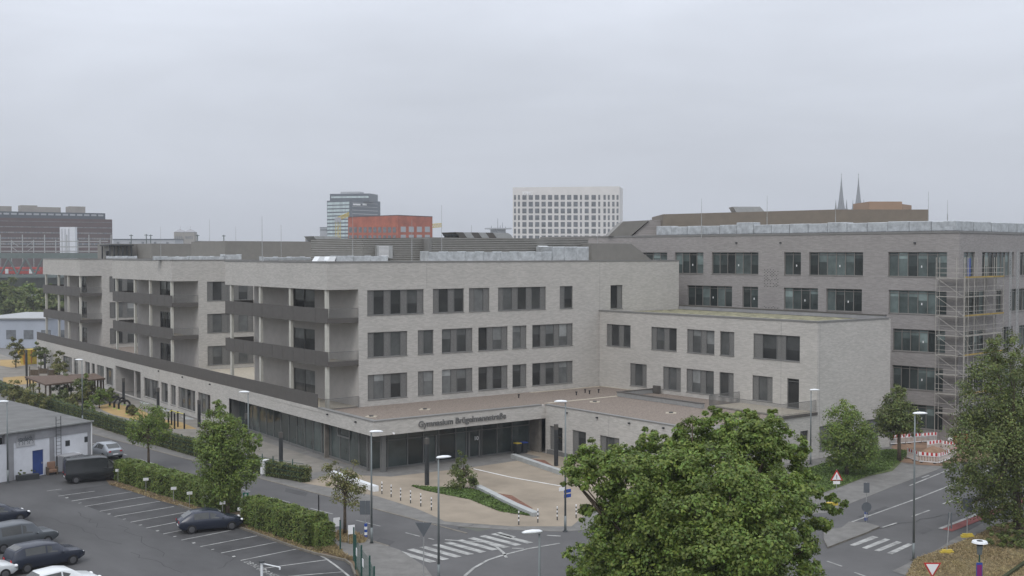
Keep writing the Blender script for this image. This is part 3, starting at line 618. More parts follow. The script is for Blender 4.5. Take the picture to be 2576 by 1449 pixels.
for i in range(4): k.box(a+i*.5, 112, zt, a+.12+i*.5, 112.2, zt+.45)
k.box(a-.1, 111.9, zt+.452, a+1.8, 112.3, zt+.6); k.build('roof_bracket', M_dark, SCH)
for px, ty, D in ((404, 570, 190), (527, 552, 185), (593, 570, 180), (659, 545, 118), (707, 565, 150), (887, 537, 120), (1036, 552, 124), (1111, 516, 126), (1186, 566, 135), (1503, 585, 140)):
    p = far(px, ty, D); k = MB(); k.tube((p[0], p[1], ZR), (p[0], p[1], ZR+2.2), .045, .04, 6); k.tube((p[0], p[1], ZR+2.2), (p[0], p[1], p[2]), .028, .015, 5); k.build('lightning_rod', M_galv, SCH)

# ------------------------------------------------------------------ grey brown building at the right
e = Vector((107-103.5, 76-102.)).normalized(); A0 = Vector((103.5, 102)); P_ = lambda s: (A0.x+e.x*s, A0.y+e.y*s)
Ca = P_(34.48); NA = P_(-25); rdir = Vector((20, 2.5)).normalized(); Rb = (Ca[0]+rdir.x*46, Ca[1]+rdir.y*46)
GB = thing('unfinished_building', 'grey brown brick block of five storeys with wide teal windows and scaffolding at its corner', 'building', (Ca[0], Ca[1], G))
RZ = [(16.65, 19.25), (12.72, 15.2), (8.75, 11.1), (4.75, 7.2), (.7, 3.2)]
lw = [[(-7.7, -3.0), (-1.78, 2.54), (3.78, 10.4), (13.87, 16.07), (17.11, 23.77), (26.7, 33.2)], [(.15, 6.74), (8.2, 10.38), (13.87, 18.28), (19.32, 23.66), (26.8, 33.2)], [(27.3, 33.1)], [(27.3, 32.9)], [(27.3, 32.9)]]
rw = [[(1.06, 3.67), (5.38, 13.4), (15, 22)], [(1.28, 6.27), (9.0, 10.6), (12.45, 18)], [(1.3, 6.3), (10.6, 13.3), (15, 20)], [(1.3, 6.3), (9, 14), (16, 20)], [(1.3, 6.3), (9, 14)]]
k = MB(); hl = [(s0+25, s1+25, *RZ[r]) for r, row in enumerate(lw) for s0, s1 in row]; hr = [(s0, s1, *RZ[r]) for r, row in enumerate(rw) for s0, s1 in row]
wall(k, NA, Ca, G-.1, 21.2, hl, .35); wall(k, Ca, Rb, G-.1, 21.2, hr, .35)
k.hexa([(NA[0]+.5, NA[1]), (Ca[0]+.8, Ca[1]+.9), (Rb[0], Rb[1]+.9), (Rb[0]-5, NA[1])], G, 21.15); k.build('brick_wall', M_brickg, GB)
M_fgb = mat('taupe window frame', (.2, .19, .175), .5, .05, 2)
for h in hl: window(GB, NA, Ca, h, 'GG'*max(1, round((h[1]-h[0])/2.2)), glass=M_teal, depth=.22, mid=True, note=True, fm=M_fgb)
for h in hr: window(GB, Ca, Rb, h, 'GG'*max(1, round((h[1]-h[0])/2.2)), glass=M_teal, depth=.22, mid=True, fm=M_fgb)
k = MB(); k.wbox(Ca, Rb, 2.3, 2.9, 16.75, 18.6, .1, .16); k.build('blue_sheet', M_signb, GB)
k = MB(); k.wbox(NA, Ca, -.05, math.dist(NA, Ca)+.05, 21.202, 21.42, -.06, .5); k.wbox(Ca, Rb, .5, 46, 21.202, 21.42, -.06, .5); k.build('coping', M_cop, GB)
k = MB(); rnd = random.Random(4)
for zz0, zz1 in ((15.25, 17.2), (12.6, 13.0)):
    z = zz0; i = 0
    while z < zz1:
        for j in range(5):
            if rnd.random() < .8: u = 25+11.2+j*.4+(i % 2)*.2; k.wbox(NA, Ca, u, u+.13, z, z+.07, -.006, .01)
        z += .16; i += 1
k.build('ventilation_bricks', M_black, GB)
for px, py in ((1853, 611), (1964, 611), (2302, 611)):
    s, z = onp(px, py, NA, Ca); k = MB(); k.wbox(NA, Ca, s-.1, s+.1, z-.08, z+.08, -.15, 0); k.build('wall_lamp', M_dark, GB)
s0 = onp(1640, 575, NA, Ca)[0]; k = MB(); Lw = math.dist(NA, Ca); n = 16
for i in range(n): u = s0+(Lw-1-s0)*i/n; k.wbox(NA, Ca, u+.02, s0+(Lw-1-s0)*(i+1)/n-.02, 21.44, 22.5+random.uniform(-.06, .08)+(.25 if i == 5 else 0), .8+random.uniform(0, .06), 2.3)
for i in range(8): u = i*2.2; k.wbox(Ca, Rb, u+.82, u+2.95, 21.44, 22.5+random.uniform(-.05, .05), .82+random.uniform(0, .06), 2.2)
k.build('foil_duct', M_duct, GB, bevel=.05)
def slabfar(name, pts, D, dep, m, par):              # upright polygonal prism facing the street
    P3 = [far(x, y, D) for x, y in pts]; dx = math.sin(YAW)*dep; dy = math.cos(YAW)*dep
    k = MB(); k.loft([P3, [(p[0]+dx, p[1]+dy, p[2]) for p in P3]]); return k.build(name, m, par, fix=True)
slabfar('roof_screen', [(1668, 600), (2336, 600), (2336, 527), (2100, 527), (1668, 539)], 150, 12, mat('warm brown roof screen', (.17, .145, .115), .6, .06, 1), GB)
slabfar('sloped_roof_housing', [(1530, 594), (1586, 594), (1633, 554), (1568, 557)], 152, 8, M_screen2, GB); slabfar('sloped_roof_housing', [(1590, 594), (1668, 594), (1668, 553), (1636, 553)], 152.3, 8, M_brickg, GB)
slabfar('exhaust_hood', [(1852, 534), (1925, 534), (1912, 520), (1844, 520)], 150.5, 3, M_galv, GB)
for px, ty, D in ((1765, 499, 140), (1930, 492, 140), (2102, 512, 140), (2336, 482, 132), (2384, 503, 130)):
    p = far(px, ty, D); k = MB(); k.tube((p[0], p[1], 21), (p[0], p[1], 23.5), .05, .045, 6); k.tube((p[0], p[1], 23.5), (p[0], p[1], p[2]), .03, .015, 5); k.build('lightning_rod', M_galv, GB)
# scaffolding
SC = thing('scaffolding', 'steel scaffolding with yellow toe boards wrapped round the corner of the grey brown building', 'scaffold', (Ca[0], Ca[1], G))
LV = [2.7, 4.7, 6.7, 8.7, 10.7, 12.7, 14.7, 16.6]
M_scf = mat('weathered scaffold tube', (.40, .38, .34), .6, .15, 3, metal=.3)
s28 = Lw-1.9; dk = MB(); st = MB(); rl_ = MB(); br = MB()
def wp(a, b, s, d): 
    l = math.dist(a, b); ex, ey = (b[0]-a[0])/l, (b[1]-a[1])/l; return (a[0]+ex*s-ey*d, a[1]+ey*s+ex*d)
runs = [(NA, Ca, s28, Lw+1.15, 1), (Ca, Rb, -1.15, 8.2, 4)]
tb = MB()
for a, b, u0, u1, n in runs:
    for i in range(n+1):
        u = u0+(u1-u0)*i/n
        for d in (-.3, -1.1): p = wp(a, b, u, d); st.tube((*p, G), (*p, 18.7), .035, .035, 6)
    for li, z in enumerate(LV):
        dk.wbox(a, b, u0, u1, z-.06, z, -1.1, -.3)
        for dz in (.5, 1.0):
            p, q = wp(a, b, u0, -1.12), wp(a, b, u1, -1.12); rl_.tube((*p, z+dz), (*q, z+dz), .025, .025, 5)
        if li % 2 == 1 and n == 4: tb.wbox(a, b, u0, u1, z+.01, z+.16, -1.16, -1.13)
        i = li % n; ua, ub = u0+(u1-u0)*i/n, u0+(u1-u0)*(i+1)/n; p, q = wp(a, b, ua, -1.12), wp(a, b, ub, -1.12); br.tube((*p, z), (*q, z-2), .025, .025, 5)
st.build('standards', M_scf, SC); dk.build('deck', M_scf, SC); rl_.build('guard_rails', M_scf, SC); br.build('braces', M_scf, SC); tb.build('toe_boards', mat('scaffold board yellow', (.34, .24, .07), .7, .2, 2), SC)
for u in (8.5, 10.3):
    k = MB(); p = wp(Ca, Rb, u, -1.6); q = wp(Ca, Rb, u+.45, -1.6)
    for c in (p, q): k.tube((*c, G), (*c, 19.6), .04, .04, 5)
    z = 0
    while z < 19: k.tube((*p, z), (*q, z), .022, .022, 4); k.tube((*p, z), (*q, z+.45), .02, .02, 4); z += .45
    k.build('lattice_mast', M_galv, SC)

# ------------------------------------------------------------------ ground, streets, paving
k = MB(); k.quad((-3000, -1500, G-.03), (9000, -1500, G-.03), (9000, 9000, G-.03), (-3000, 9000, G-.03)); o = k.build('ground', M_ground); o['kind'] = 'structure'
def cl_(Y): return 37.2+(114.8-Y)*.1115
KW = lambda Y: (cl_(Y)-3.2, Y)
KE = lambda Y: (cl_(Y)+2.9, Y)
road = [(10, 10), (140, 10), (140, 74), KE(60)]+[KE(y) for y in (120, 200, 330)]+[KW(y) for y in (330, 200, 120, 66)]+[(20, 60)]
sheet('road', [(KW(330)[0]-1, 330), (KW(64)[0]-1, 64), (30, 45), (30, 5), (190, 5), (190, 90), (60, 66), (KE(66)[0]+1, 66), (KE(330)[0]+1, 330)], G-.012, M_asph)
vg = Q('1', (1170, 515), (1500, 655), (1800, 752))+Q('2', (0, 990), (550, 1172), (700, 1215), (985, 1310))
vg0 = Q('1', (1100, 530), (1330, 600), (1620, 695), (1800, 745))+Q('2', (0, 1030), (410, 1176), (600, 1235), (900, 1300), (960, 1345), (1000, 1449))
sheet('parking_lot', [(-60, 20), at(1010, 1600), at(894, 1449)]+vg0[::-1]+[at(262, 1200), at(228, 1173), (32.9, 130), (-60, 160)], G, M_park)
# strip of dry soil between the parking bays and the street
hb = [at(270, 1200), at(228, 1172)]
sheet('verge', vg0+[at(908, 1449), at(885, 1400), at(868, 1388), at(795, 1355), (KW(90)[0]-1.4, 90), (KW(112)[0]-1.6, 112), at(262, 1200)], G+.01, M_soil)
wl = [(KW(y)[0], y) for y in (330, 200, 130, 100, 80, 69)]
slab('pavement', wl+[at(*zq('2', 1440, 1192)), at(*zq('2', 1700, 1360)), at(*zq('2', 1800, 1500)), at(1100, 1700), at(1000, 1700), at(909, 1449), at(890, 1410), at(860, 1392), at(795, 1352), (KW(84)[0]-1.6, 84), (KW(330)[0]-2.2, 330)], G-.1, G+.06, M_paveg)
for i, (p, q) in enumerate(zip(vg0, vg0[1:])): pass
k = MB(); pts = vg0
for p, q in zip(pts[3:], pts[4:]): k.wbox(p, q, 0, math.dist(p, q), G, G+.14, -.06, .06)
o = k.build('kerb', M_kerb); o['kind'] = 'structure'
# eastern pavement, school forecourt and yard, raised by a kerb
sc = Q('2', (1700, 905), (2100, 955), (2576, 985))+Q('3', (490, 1002))+Q('4', (600, 812), (820, 722), (1100, 610), (1350, 512), (1700, 380))
ep = [KE(330), KE(200), KE(140), KE(110), KE(90), KE(76)]+sc+[(150, 78), (150, 240), (60, 330)]
slab('forecourt', ep, G-.12, G-.0, M_paveg)
sheet('plaza', [(44.6, 89), (46.9, 80.5), (47.0, 74.5), (46.6, 71.2)]+Q('2', (1900, 900), (2300, 930), (2576, 950))+Q('3', (600, 950), (900, 700))+[(70.2, 72), (70.2, 90.2), (51.6, 90.2), (50.6, 92)], G+.008, M_plaza)
sheet('light_paving', [(50.9, 92), (50.2, 88.9), (52, 86.8), (60, 86.2), (68.5, 86.6), (68.5, 90.2), (51.7, 90.3)], G+.014, M_paveg)
sheet('yard', [(44.2, 92), (50.9, 93), (54.2, 209), (56, 240), (40.5, 240), (40.5, 130)], G+.006, mat('schoolyard asphalt', (.2, .185, .16), .9, .15, .6))
sheet('play_surface', Q('A', (980, 925), (1110, 890), (1300, 925), (1390, 940), (1500, 1000), (1600, 1050), (1820, 1080), (1980, 1150), (1700, 1150), (1500, 1090), (1150, 1010), (1040, 965)), G+.012, M_ochre)
sheet('sand_patch', [at(0, 905), at(65, 905), at(70, 918), at(30, 925), at(0, 920)], G+.012, M_ochre); sheet('sand_patch', [at(8, 950), at(60, 946), at(110, 948), at(110, 962), at(50, 968), at(8, 965)], G+.012, M_ochre)
for pts in (Q('A', (1400, 870), (1450, 880), (1520, 900), (1440, 905)), Q('A', (1610, 945), (1680, 955), (1740, 975), (1650, 975)), Q('A', (1820, 1025), (1890, 1030), (1960, 1055), (1870, 1055))): sheet('light_slab', pts, G+.016, M_conc)
# planting bed on the forecourt and its concrete edges
sheet('planting_bed', Q('2', (1560, 545), (1900, 560), (2230, 590), (2576, 735))+Q('3', (215, 850))+Q('2', (2450, 800), (2150, 680), (1700, 590)), G+.016, M_grass)
k = MB(); 
for p, q in ((zq('2', 2230, 570), zq('3', 20, 755)), (zq('3', 20, 755), zq('3', 240, 850))): a, b = at(*p), at(*q); k.wbox(a, b, 0, math.dist(a, b), G, G+.3, -.28, .28)
o = k.build('bed_edging', M_conc); tag(o, 'low grey concrete edging along the forecourt planting bed', 'edging')
sheet('red_gravel_bed', Q('2', (2330, 600), (2576, 640))+Q('3', (210, 770), (170, 790))+Q('2', (2500, 690)), G+.018, mat('red brown mulch', (.16, .08, .055), .95, .3, 3))
a, b = at(*zq('3', 10, 262)), at(*zq('3', 500, 430)); k = MB(); k.wbox(a, b, 0, math.dist(a, b), G, G+.4, -.25, .25); o = k.build('bench_wall', M_conc); tag(o, 'long pale concrete seating kerb in front of the side wing wall', 'kerb')
sheet('red_gravel_bed', Q('3', (40, 255), (330, 285), (505, 410), (500, 425)), G+.02, MATS['red brown mulch'])
k = MB(); strip(k, Q('2', (2190, 372))+Q('3', (0, 460), (505, 548)), .16, G+.024); tag(k.build('forecourt_line', M_paintw), None, None, kind='structure')
k = MB(); k.wbox(at(*zq('2', 760, 440)), at(*zq('2', 1210, 600)), 0, math.dist(at(*zq('2', 760, 440)), at(*zq('2', 1210, 600))), G, G+.45, -.22, .22); tag(k.build('bench', M_lampw), 'long low white concrete bench at the left edge of the forecourt', 'bench')
# right side: grass verge, building site soil, island, grass bank
sheet('grass_verge', Q('4', (300, 410), (520, 330), (860, 248), (1190, 172), (1510, 172), (1400, 250), (1250, 395), (1000, 450), (690, 568), (560, 610), (300, 700)), G+.02, M_grass)
sheet('path', Q('4', (880, 250), (960, 225), (1130, 268), (1060, 280)), G+.03, M_paveg)
sheet('site_soil', Q('4', (1240, 160), (1300, 60), (1700, -30), (2250, 60), (2250, 330), (1950, 300), (1750, 345), (1500, 330), (1300, 300), (1420, 220)), G+.022, mat('site soil', (.2, .13, .085), .95, .3, .5))
isl = Q('4', (560, 1090), (600, 1172), (740, 1118), (985, 1026), (1125, 962), (985, 922), (815, 915), (740, 975), (560, 1000))
slab('traffic_island', isl, G-.1, G+.1, M_paveg)
gb = Q('4', (1330, 1600), (1400, 1440), (1470, 1285), (1750, 1182), (2060, 1060), (2300, 945), (2700, 860), (2800, 1700)); sheet('dry_bank', gb, G+.05, M_dry)
pr = Q('4', (1250, 1400), (1475, 1290), (1690, 1190), (1860, 1080), (2150, 925), (2420, 820), (2700, 700), (2700, 870), (2300, 950), (1750, 1190), (1470, 1300), (1400, 1449)); sheet('pavement_right', pr, G+.01, M_paveg)
sheet('cycle_lane', Q('4', (1750, 978), (2135, 830), (2700, 600), (2700, 660), (2160, 882), (1850, 1003)), G+.016, M_red)
k = MB(); a, b = Q('4', (2430, 1449), (2590, 1335)); k.wbox(a, b, -6, 12, G+.05, G+.25, -.1, .1); tag(k.build('kerb_beam', M_shadebeam), None, None, kind='structure')

bst = [at(*zq('1', x, y)) for x, y in ((560, 600), (720, 690), (1003, 795), (1312, 905), (1643, 1023), (2015, 1150), (2422, 1290), (2578, 1378), (2900, 1450), (3100, 1560))]
sheet('parking_bays', bst+[at(1010, 1560)]+vg0[::-1][:10], G+.003, mat('darker bay asphalt', (.053, .052, .052), .85, .25, .3, detail=9))
for j, (q, pts) in enumerate((('4', ((900, 850), (1180, 745), (1230, 765), (960, 875))), ('2', ((300, 560), (520, 610), (500, 650), (290, 600))), ('2', ((1250, 1060), (1400, 1100), (1330, 1150), (1200, 1105))), ('4', ((1500, 1000), (1600, 960), (1660, 985), (1560, 1030))))):
    sheet('asphalt_patch', Q(q, *pts), G-.008, mat('asphalt repair', (.066, .065, .065), .9, .2, .6))
k = MB()
for i in range(26):
    y = 66+i*10; 
    for F_, o_ in ((KE, .09), (KW, -.09)): a, b = F_(y+10), F_(y); a = (a[0]+o_, a[1]); b = (b[0]+o_, b[1]); k.wbox(a, b, 0, math.dist(a, b), G-.1, G+(.012 if F_ is KE else .072), -.09, .09)
tag(k.build('kerb', M_kerb), None, None, kind='structure')
rnd = random.Random(12); k = MB()
for c0_, c1__ in (((330, 1390), (470, 1440)), ((300, 1320), (420, 1400)), ((120, 1300), (300, 1370)), ((560, 1430), (600, 1400)), ((200, 1290), (260, 1330)), ((1150, 1330), (1240, 1312)), ((2200, 1330), (2420, 1290))):
    a, b = Vector(at(*c0_)), Vector(at(*c1__)); n = 9; pts = [a.lerp(b, i/n)+Vector((rnd.uniform(-.3, .3), rnd.uniform(-.3, .3))) for i in range(n+1)]; strip(k, pts, .045, G+.003)
tag(k.build('asphalt_cracks', mat('tar crack', (.03, .03, .03), .8, .1, 2)), None, None, kind='structure')
# painted markings
def mark(name, segs, w, z, m=M_paint):
    k = MB()
    for s_ in segs: strip(k, s_, w, z)
    return tag(k.build(name, m), None, None, kind='structure')
st_ = [((587, 645), (955, 595)), ((720, 695), (1325, 602)), ((855, 748), (1460, 650)), ((1003, 798), (1610, 697)), ((1152, 850), (1750, 750)), ((1312, 908), (1890, 803)), ((1468, 967), (2050, 855)), ((1643, 1026), (2220, 910)), ((1825, 1088), (2400, 975)), ((2015, 1154), (2590, 1044)), ((2225, 1218), (2786, 1108)), ((2422, 1293), (2988, 1177)), ((2578, 1382), (3281, 1287)), ((2900, 1452), (3446, 1408)), ((470, 594), (620, 574))]
mark('bay_lines', [Q('1', a, b) for a, b in st_], .12, G+.006)
mark('bay_end_line', [Q('2', (600, 1220), (700, 1272), (800, 1342), (880, 1405), (935, 1452), (985, 1520))], .15, G+.008)
mark('bay_numbers', [Q('1', (x-14, y+3), (x+16, y-3)) for x, y in ((670, 660), (803, 715), (1093, 822), (1250, 877), (1410, 934), (1582, 992), (1758, 1052), (1947, 1114), (2140, 1182), (2350, 1250))]+[Q('1', (x-8, y+8), (x+20, y+2)) for x, y in ((670, 660), (1093, 822), (1410, 934), (1582, 992), (1947, 1114), (2350, 1250))], .13, G+.006)
a, b = at(*zq('1', 2445, 1308)), at(*zq('2', 2, 1372)); d = Vector((b[0]-a[0], b[1]-a[1], 0)).normalized()
def decal(body, p, d, size, name='parking_lettering'):
    o = text_obj(name, body, M_paint, size, (p[0], p[1], G+.007), d, None, .0005, up=(-d.y, d.x, 0)); o['kind'] = 'structure'; return o
decal('DB NETZ', a, d, .62); a2_ = at(*zq('2', 25, 1392)); decal('DB NETZ', a2_, d, .62)
dash = [('1', (1010, 140), '1', (930, 112)), ('1', (1145, 187), '1', (1278, 233)), ('1', (1403, 273), '1', (1548, 318)), ('1', (1692, 364), '1', (1843, 411)), ('2', (-230, 550), '2', (-60, 600)), ('2', (138, 655), '2', (343, 710)), ('2', (548, 767), '2', (773, 826)), ('2', (1005, 887), '2', (1252, 948)), ('2', (1505, 1013), '2', (1648, 1050)), ('2', (1735, 1070), '2', (1790, 1082))]
mark('centre_dashes', [[at(*zq(q0, *p)), at(*zq(q1, *q))] for q0, p, q1, q in dash], .13, G+.004)
k = MB(); x = 39.35
for i in range(9):
    y0 = 61.0+i*.02; k.quad((x+.05*i, y0, G+.004), (x+.52+.05*i, y0, G+.004), (x+.52-.0+.05*i-.42, y0+3.6, G+.004), (x+.05*i-.42, y0+3.6, G+.004)); x += .93
k.v = [(v[0]+.0, v[1], v[2]) for v in k.v]; tag(k.build('zebra_crossing', M_paint), None, None, kind='structure')
k = MB()
for q_ in (((820, 1137), (870, 1150), (1112, 1060), (1050, 1045)), ((943, 1165), (993, 1178), (1232, 1083), (1178, 1072)), ((1067, 1192), (1120, 1203), (1350, 1110), (1295, 1098)), ((1195, 1218), (1250, 1231), (1460, 1132), (1410, 1120))):
    k.quad(*[(*p, G+.004) for p in Q('4', *q_)])
tag(k.build('zebra_crossing', M_paint), None, None, kind='structure')
mark('lane_lines', [Q('4', (815, 915), (1500, 670), (1880, 520), (2300, 350)), Q('4', (1150, 960), (1295, 915)), Q('4', (1450, 850), (1625, 787)), Q('4', (1760, 723), (1925, 664)), Q('4', (1425, 540), (1820, 380)), Q('4', (1550, 460), (1620, 435)), Q('4', (595, 1300), (745, 1352)), Q('4', (870, 1412), (985, 1455))], .16, G+.005)
mark('cycle_line', [Q('4', (1730, 975), (2130, 820), (2700, 590))], .28, G+.02)
mark('turning_lines', [Q('2', (2100, 1449), (2190, 1370), (2330, 1290), (2450, 1250), (2576, 1215))+Q('3', (160, 1175), (480, 1120)), Q('2', (1900, 1085), (2300, 1110), (2420, 1155), (2490, 1215), (2520, 1265)), Q('3', (350, 1040), (490, 1048)), Q('3', (0, 1170), (120, 1172))], .2, G+.006)
mark('turning_lines', [Q('2', (2430, 1013), (2590, 1060)), ], .5, G+.004)
for p in (zq('1', 1335, 305),):
    a = at(*p); k = MB(); k.tube((a[0], a[1], G-.01), (a[0], a[1], G-.004+.012), .32, .32, 16); tag(k.build('manhole_cover', M_galv if p[0] < 600 else M_paintw), None, None, kind='structure')
rng = np.random.default_rng(5)
def tufts(name, poly, n, size, m, label, seed, z=G, hh=.25):
    """grass and weeds scattered over a patch: one stuff object of small blades"""
    rng = np.random.default_rng(seed); P2 = np.array(poly); lo, hi = P2.min(0), P2.max(0); pts = []
    while len(pts) < n:
        q = lo+(hi-lo)*rng.random((n*2, 2)); ins = np.zeros(len(q), bool); j = len(P2)-1
        for i in range(len(P2)):
            xi, yi, xj, yj = *P2[i], *P2[j]; c = ((yi > q[:, 1]) != (yj > q[:, 1])) & (q[:, 0] < (xj-xi)*(q[:, 1]-yi)/(yj-yi+1e-12)+xi); ins ^= c; j = i
        pts += list(q[ins])
    q = np.array(pts[:n]); ang = rng.random(n)*6.28; s = size*rng.uniform(.5, 1.5, n); h = hh*rng.uniform(.4, 1.2, n)*(.5+.8*(np.sin(q[:, 0]*1.3)+np.sin(q[:, 1]*1.7)+2)/4)
    v = np.empty((n, 4, 3)); dx, dy = np.cos(ang)*s, np.sin(ang)*s; l = rng.normal(size=(n, 2))*.1
    v[:, 0] = np.c_[q[:, 0]-dx, q[:, 1]-dy, np.full(n, z)]; v[:, 1] = np.c_[q[:, 0]+dx, q[:, 1]+dy, np.full(n, z)]
    v[:, 2] = np.c_[q[:, 0]+dx*.3+l[:, 0], q[:, 1]+dy*.3+l[:, 1], z+h]; v[:, 3] = np.c_[q[:, 0]-dx*.5+l[:, 0], q[:, 1]-dy*.5+l[:, 1], z+h*.9]
    me = bpy.data.meshes.new(name); me.vertices.add(n*4); me.vertices.foreach_set('co', v.reshape(-1)); me.loops.add(n*4); me.loops.foreach_set('vertex_index', np.arange(n*4, dtype=np.int32)); me.polygons.add(n)
    me.polygons.foreach_set('loop_start', np.arange(0, n*4, 4, dtype=np.int32)); me.update(calc_edges=True)
    a = me.color_attributes.new('leafcol', 'FLOAT_COLOR', 'CORNER'); t = rng.uniform(.6, 1.4, n); a.data.foreach_set('color', np.repeat(np.stack([t, t, t, np.ones(n)], 1), 4, 0).reshape(-1).astype(np.float32))
    me.materials.append(m); o = bpy.data.objects.new(name, me); COL.objects.link(o); return tag(o, label, 'grass', kind='stuff')
M_drygr = mat('dry grass blades', (.46, .34, .2), .9, .25, .5, attr=True, trans=.35, col2=(.34, .28, .14)); M_grgr = mat('green grass blades', (.10, .15, .04), .9, .2, .8, attr=True, trans=.2)
tufts('dry_grass', gb[:6]+[at(2640, 1300), at(2640, 1600)], 26000, .035, M_drygr, 'dry straw coloured grass on the bank at the lower right', 2, G+.05, .11)
tufts('grass', Q('4', (300, 410), (520, 330), (860, 255), (1190, 180), (1400, 190), (1380, 260), (1200, 385), (1000, 440), (690, 558), (560, 600), (300, 690)), 12000, .07, M_grgr, 'green grass and low ground cover beside the annex', 3, G+.02, .13)
tufts('ground_cover', Q('2', (1560, 545), (1900, 560), (2230, 590), (2576, 735))+Q('3', (200, 848))+Q('2', (2450, 800), (2150, 680), (1700, 590)), 5000, .08, M_grgr, 'low green planting in the forecourt bed', 4, G+.02, .14)
tufts('weeds', Q('2', (600, 1180), (740, 1100), (860, 1215), (980, 1300), (900, 1290), (700, 1215))+[], 1500, .04, M_drygr, 'dry weeds on the strip by the green fence', 6, G+.06, .2)
tufts('weeds', Q('2', (760, 1040), (870, 1005), (1000, 1030), (1120, 1080), (1090, 1125), (960, 1135), (830, 1110)), 1500, .04, M_drygr, 'dry weeds at the foot of the small street tree', 8, G+.06, .2)
tufts('weeds', vg0[:7]+[(p[0]+.8, p[1]+.3) for p in vg0[:7][::-1]], 2500, .04, M_drygr, 'brown weeds and litter along the parking kerb', 9, G+.012, .12)

# ------------------------------------------------------------------ street furniture
def lamp(label, foot=None, top=None, h=7.4, hd=0, kind='flat', group='street lamps', arm=.55, name='street_lamp', pole=M_poleg, yawoff=0):
    """tall lamp: tapered pole, flat white lantern on a short arm; foot or lantern sighted"""
    if foot: b = at(*foot); D = b[0]*math.sin(YAW)+b[1]*math.cos(YAW); h = (far(top[0], top[1], D)[2]-G) if top else h
    else:
        z = G+h; b = at(top[0], top[1], z)
    t = thing(name, label, 'street lamp', (b[0], b[1], G), group); k = MB()
    k.tube((b[0], b[1], G-.05), (b[0], b[1], G+1.1), .09, .085, 10); k.tube((b[0], b[1], G+1.1), (b[0], b[1], G+h-.1), .075, .045, 10); k.build('pole', pole, t, smooth=True)
    k = MB(); k.tube((b[0], b[1], G-.02), (b[0], b[1], G+.06), .2, .16, 10); k.build('foot_plate', M_dark, t)
    d = Vector((math.cos(hd), math.sin(hd), 0)); n = Vector((-d.y, d.x, 0)); top_ = Vector((b[0], b[1], G+h-.1))
    if kind == 'bent':
        k = MB(); k.path([top_, top_+Vector((0, 0, .12))-d*0, top_+d*.25+Vector((0, 0, .2)), top_+d*1.0+Vector((0, 0, .18))], .035, 8); k.box(0, 0, 0, 0, 0, 0) if 0 else None; k.build('arm', pole, t)
        s_, e_ = .75, 1.15; hh = .06; w = .11
    else: s_, e_, hh, w = -.12, .78, .11, .17
    rings = []
    for u, ww, up, dn in ((0, .5, .35, .3), (.12, .85, .75, .5), (.45, 1, 1, .6), (.8, .85, .8, .45), (1, .45, .3, .2)):
        c = top_+d*(s_+(e_-s_)*u)+Vector((0, 0, .2 if kind == 'bent' else .1))
        ring = []
        for j in range(12):
            a = 2*math.pi*j/12; ring.append(tuple(c+n*math.cos(a)*w*ww+Vector((0, 0, math.sin(a)*(hh*up if math.sin(a) > 0 else hh*dn)))))
        rings.append(ring)
    k = MB(); k.loft(rings); k.build('lantern', M_lampw, t, smooth=True, fix=True)
    return t, b
lamp('street lamp at the kerb left of the forecourt, in front of the building corner', (935, 1368), (937, 1086), hd=-.55)
t, b = lamp('tallest street lamp, in front of the side wing with blue street signs on its pole', (1422, 1337), (1420, 1010), hd=2.5)
D = b[0]*math.sin(YAW)+b[1]*math.cos(YAW)
for yy, ln, m in ((1229, .55, M_signw), (1236, .5, M_signb), (1248, .5, M_signb)):
    p = far(1422, yy, D); k = MB(); k.box(b[0]-.1 if m is M_signb else b[0]-ln, b[1]-.02, p[2]-.12, b[0]+(ln if m is M_signb else .05), b[1]+.02, p[2]+.12); o = k.build('street_sign', m, t)
lamp('street lamp on the grass verge at the annex corner', (2039, 1168), (2041, 981), hd=-.6)
lamp('street lamp by the right hand road in front of the scaffolding', (2298, 1409), (2296, 1040), hd=-.6)
t, b = lamp('grey street lamp with a thin bent arm and green sign, beside the hedge tree', (620, 1269), (617, 1084), hd=2.6, kind='bent', pole=M_galv)
D = b[0]*math.sin(YAW)+b[1]*math.cos(YAW); p1, p2, p3 = far(616, 1238, D), far(616, 1251, D), far(616, 1261, D)
k = MB(); k.wbox((b[0]-.3, b[1]-.05), (b[0]+.15, b[1]-.35), 0, .42, p2[2], p1[2], -.02, .02); k.build('green_sign', M_signg, t); k = MB(); k.wbox((b[0]-.3, b[1]-.05), (b[0]+.15, b[1]-.35), 0, .42, p3[2], p2[2]-.03, -.02, .02); k.build('white_sign', M_signw, t)
k = MB(); k.wbox((b[0]-.3, b[1]-.05), (b[0]+.15, b[1]-.35), .12, .30, p2[2]+.1, p1[2]-.08, -.026, -.02); k.build('pictogram', M_signw, t)
lamp('street lamp rising behind the green hedge tree against the low brick front', top=(624, 986), hd=2.6, h=7.4)
lamp('farthest street lamp, by the timber shelter on the left', top=(206, 905), hd=2.6, h=7.4)
lamp('slim lamp post beside the left end of the white shed', foot=(20, 1215), top=(14, 1010), hd=2.6)
lamp('street lamp at the left end of the zebra crossing, lantern seen against the entrance', top=(1103, 1151), hd=-.2, h=7.4)
lamp('nearest street lamp, lantern above the crossing by the big tree', top=(1357, 1337), hd=2.8, h=7.4)
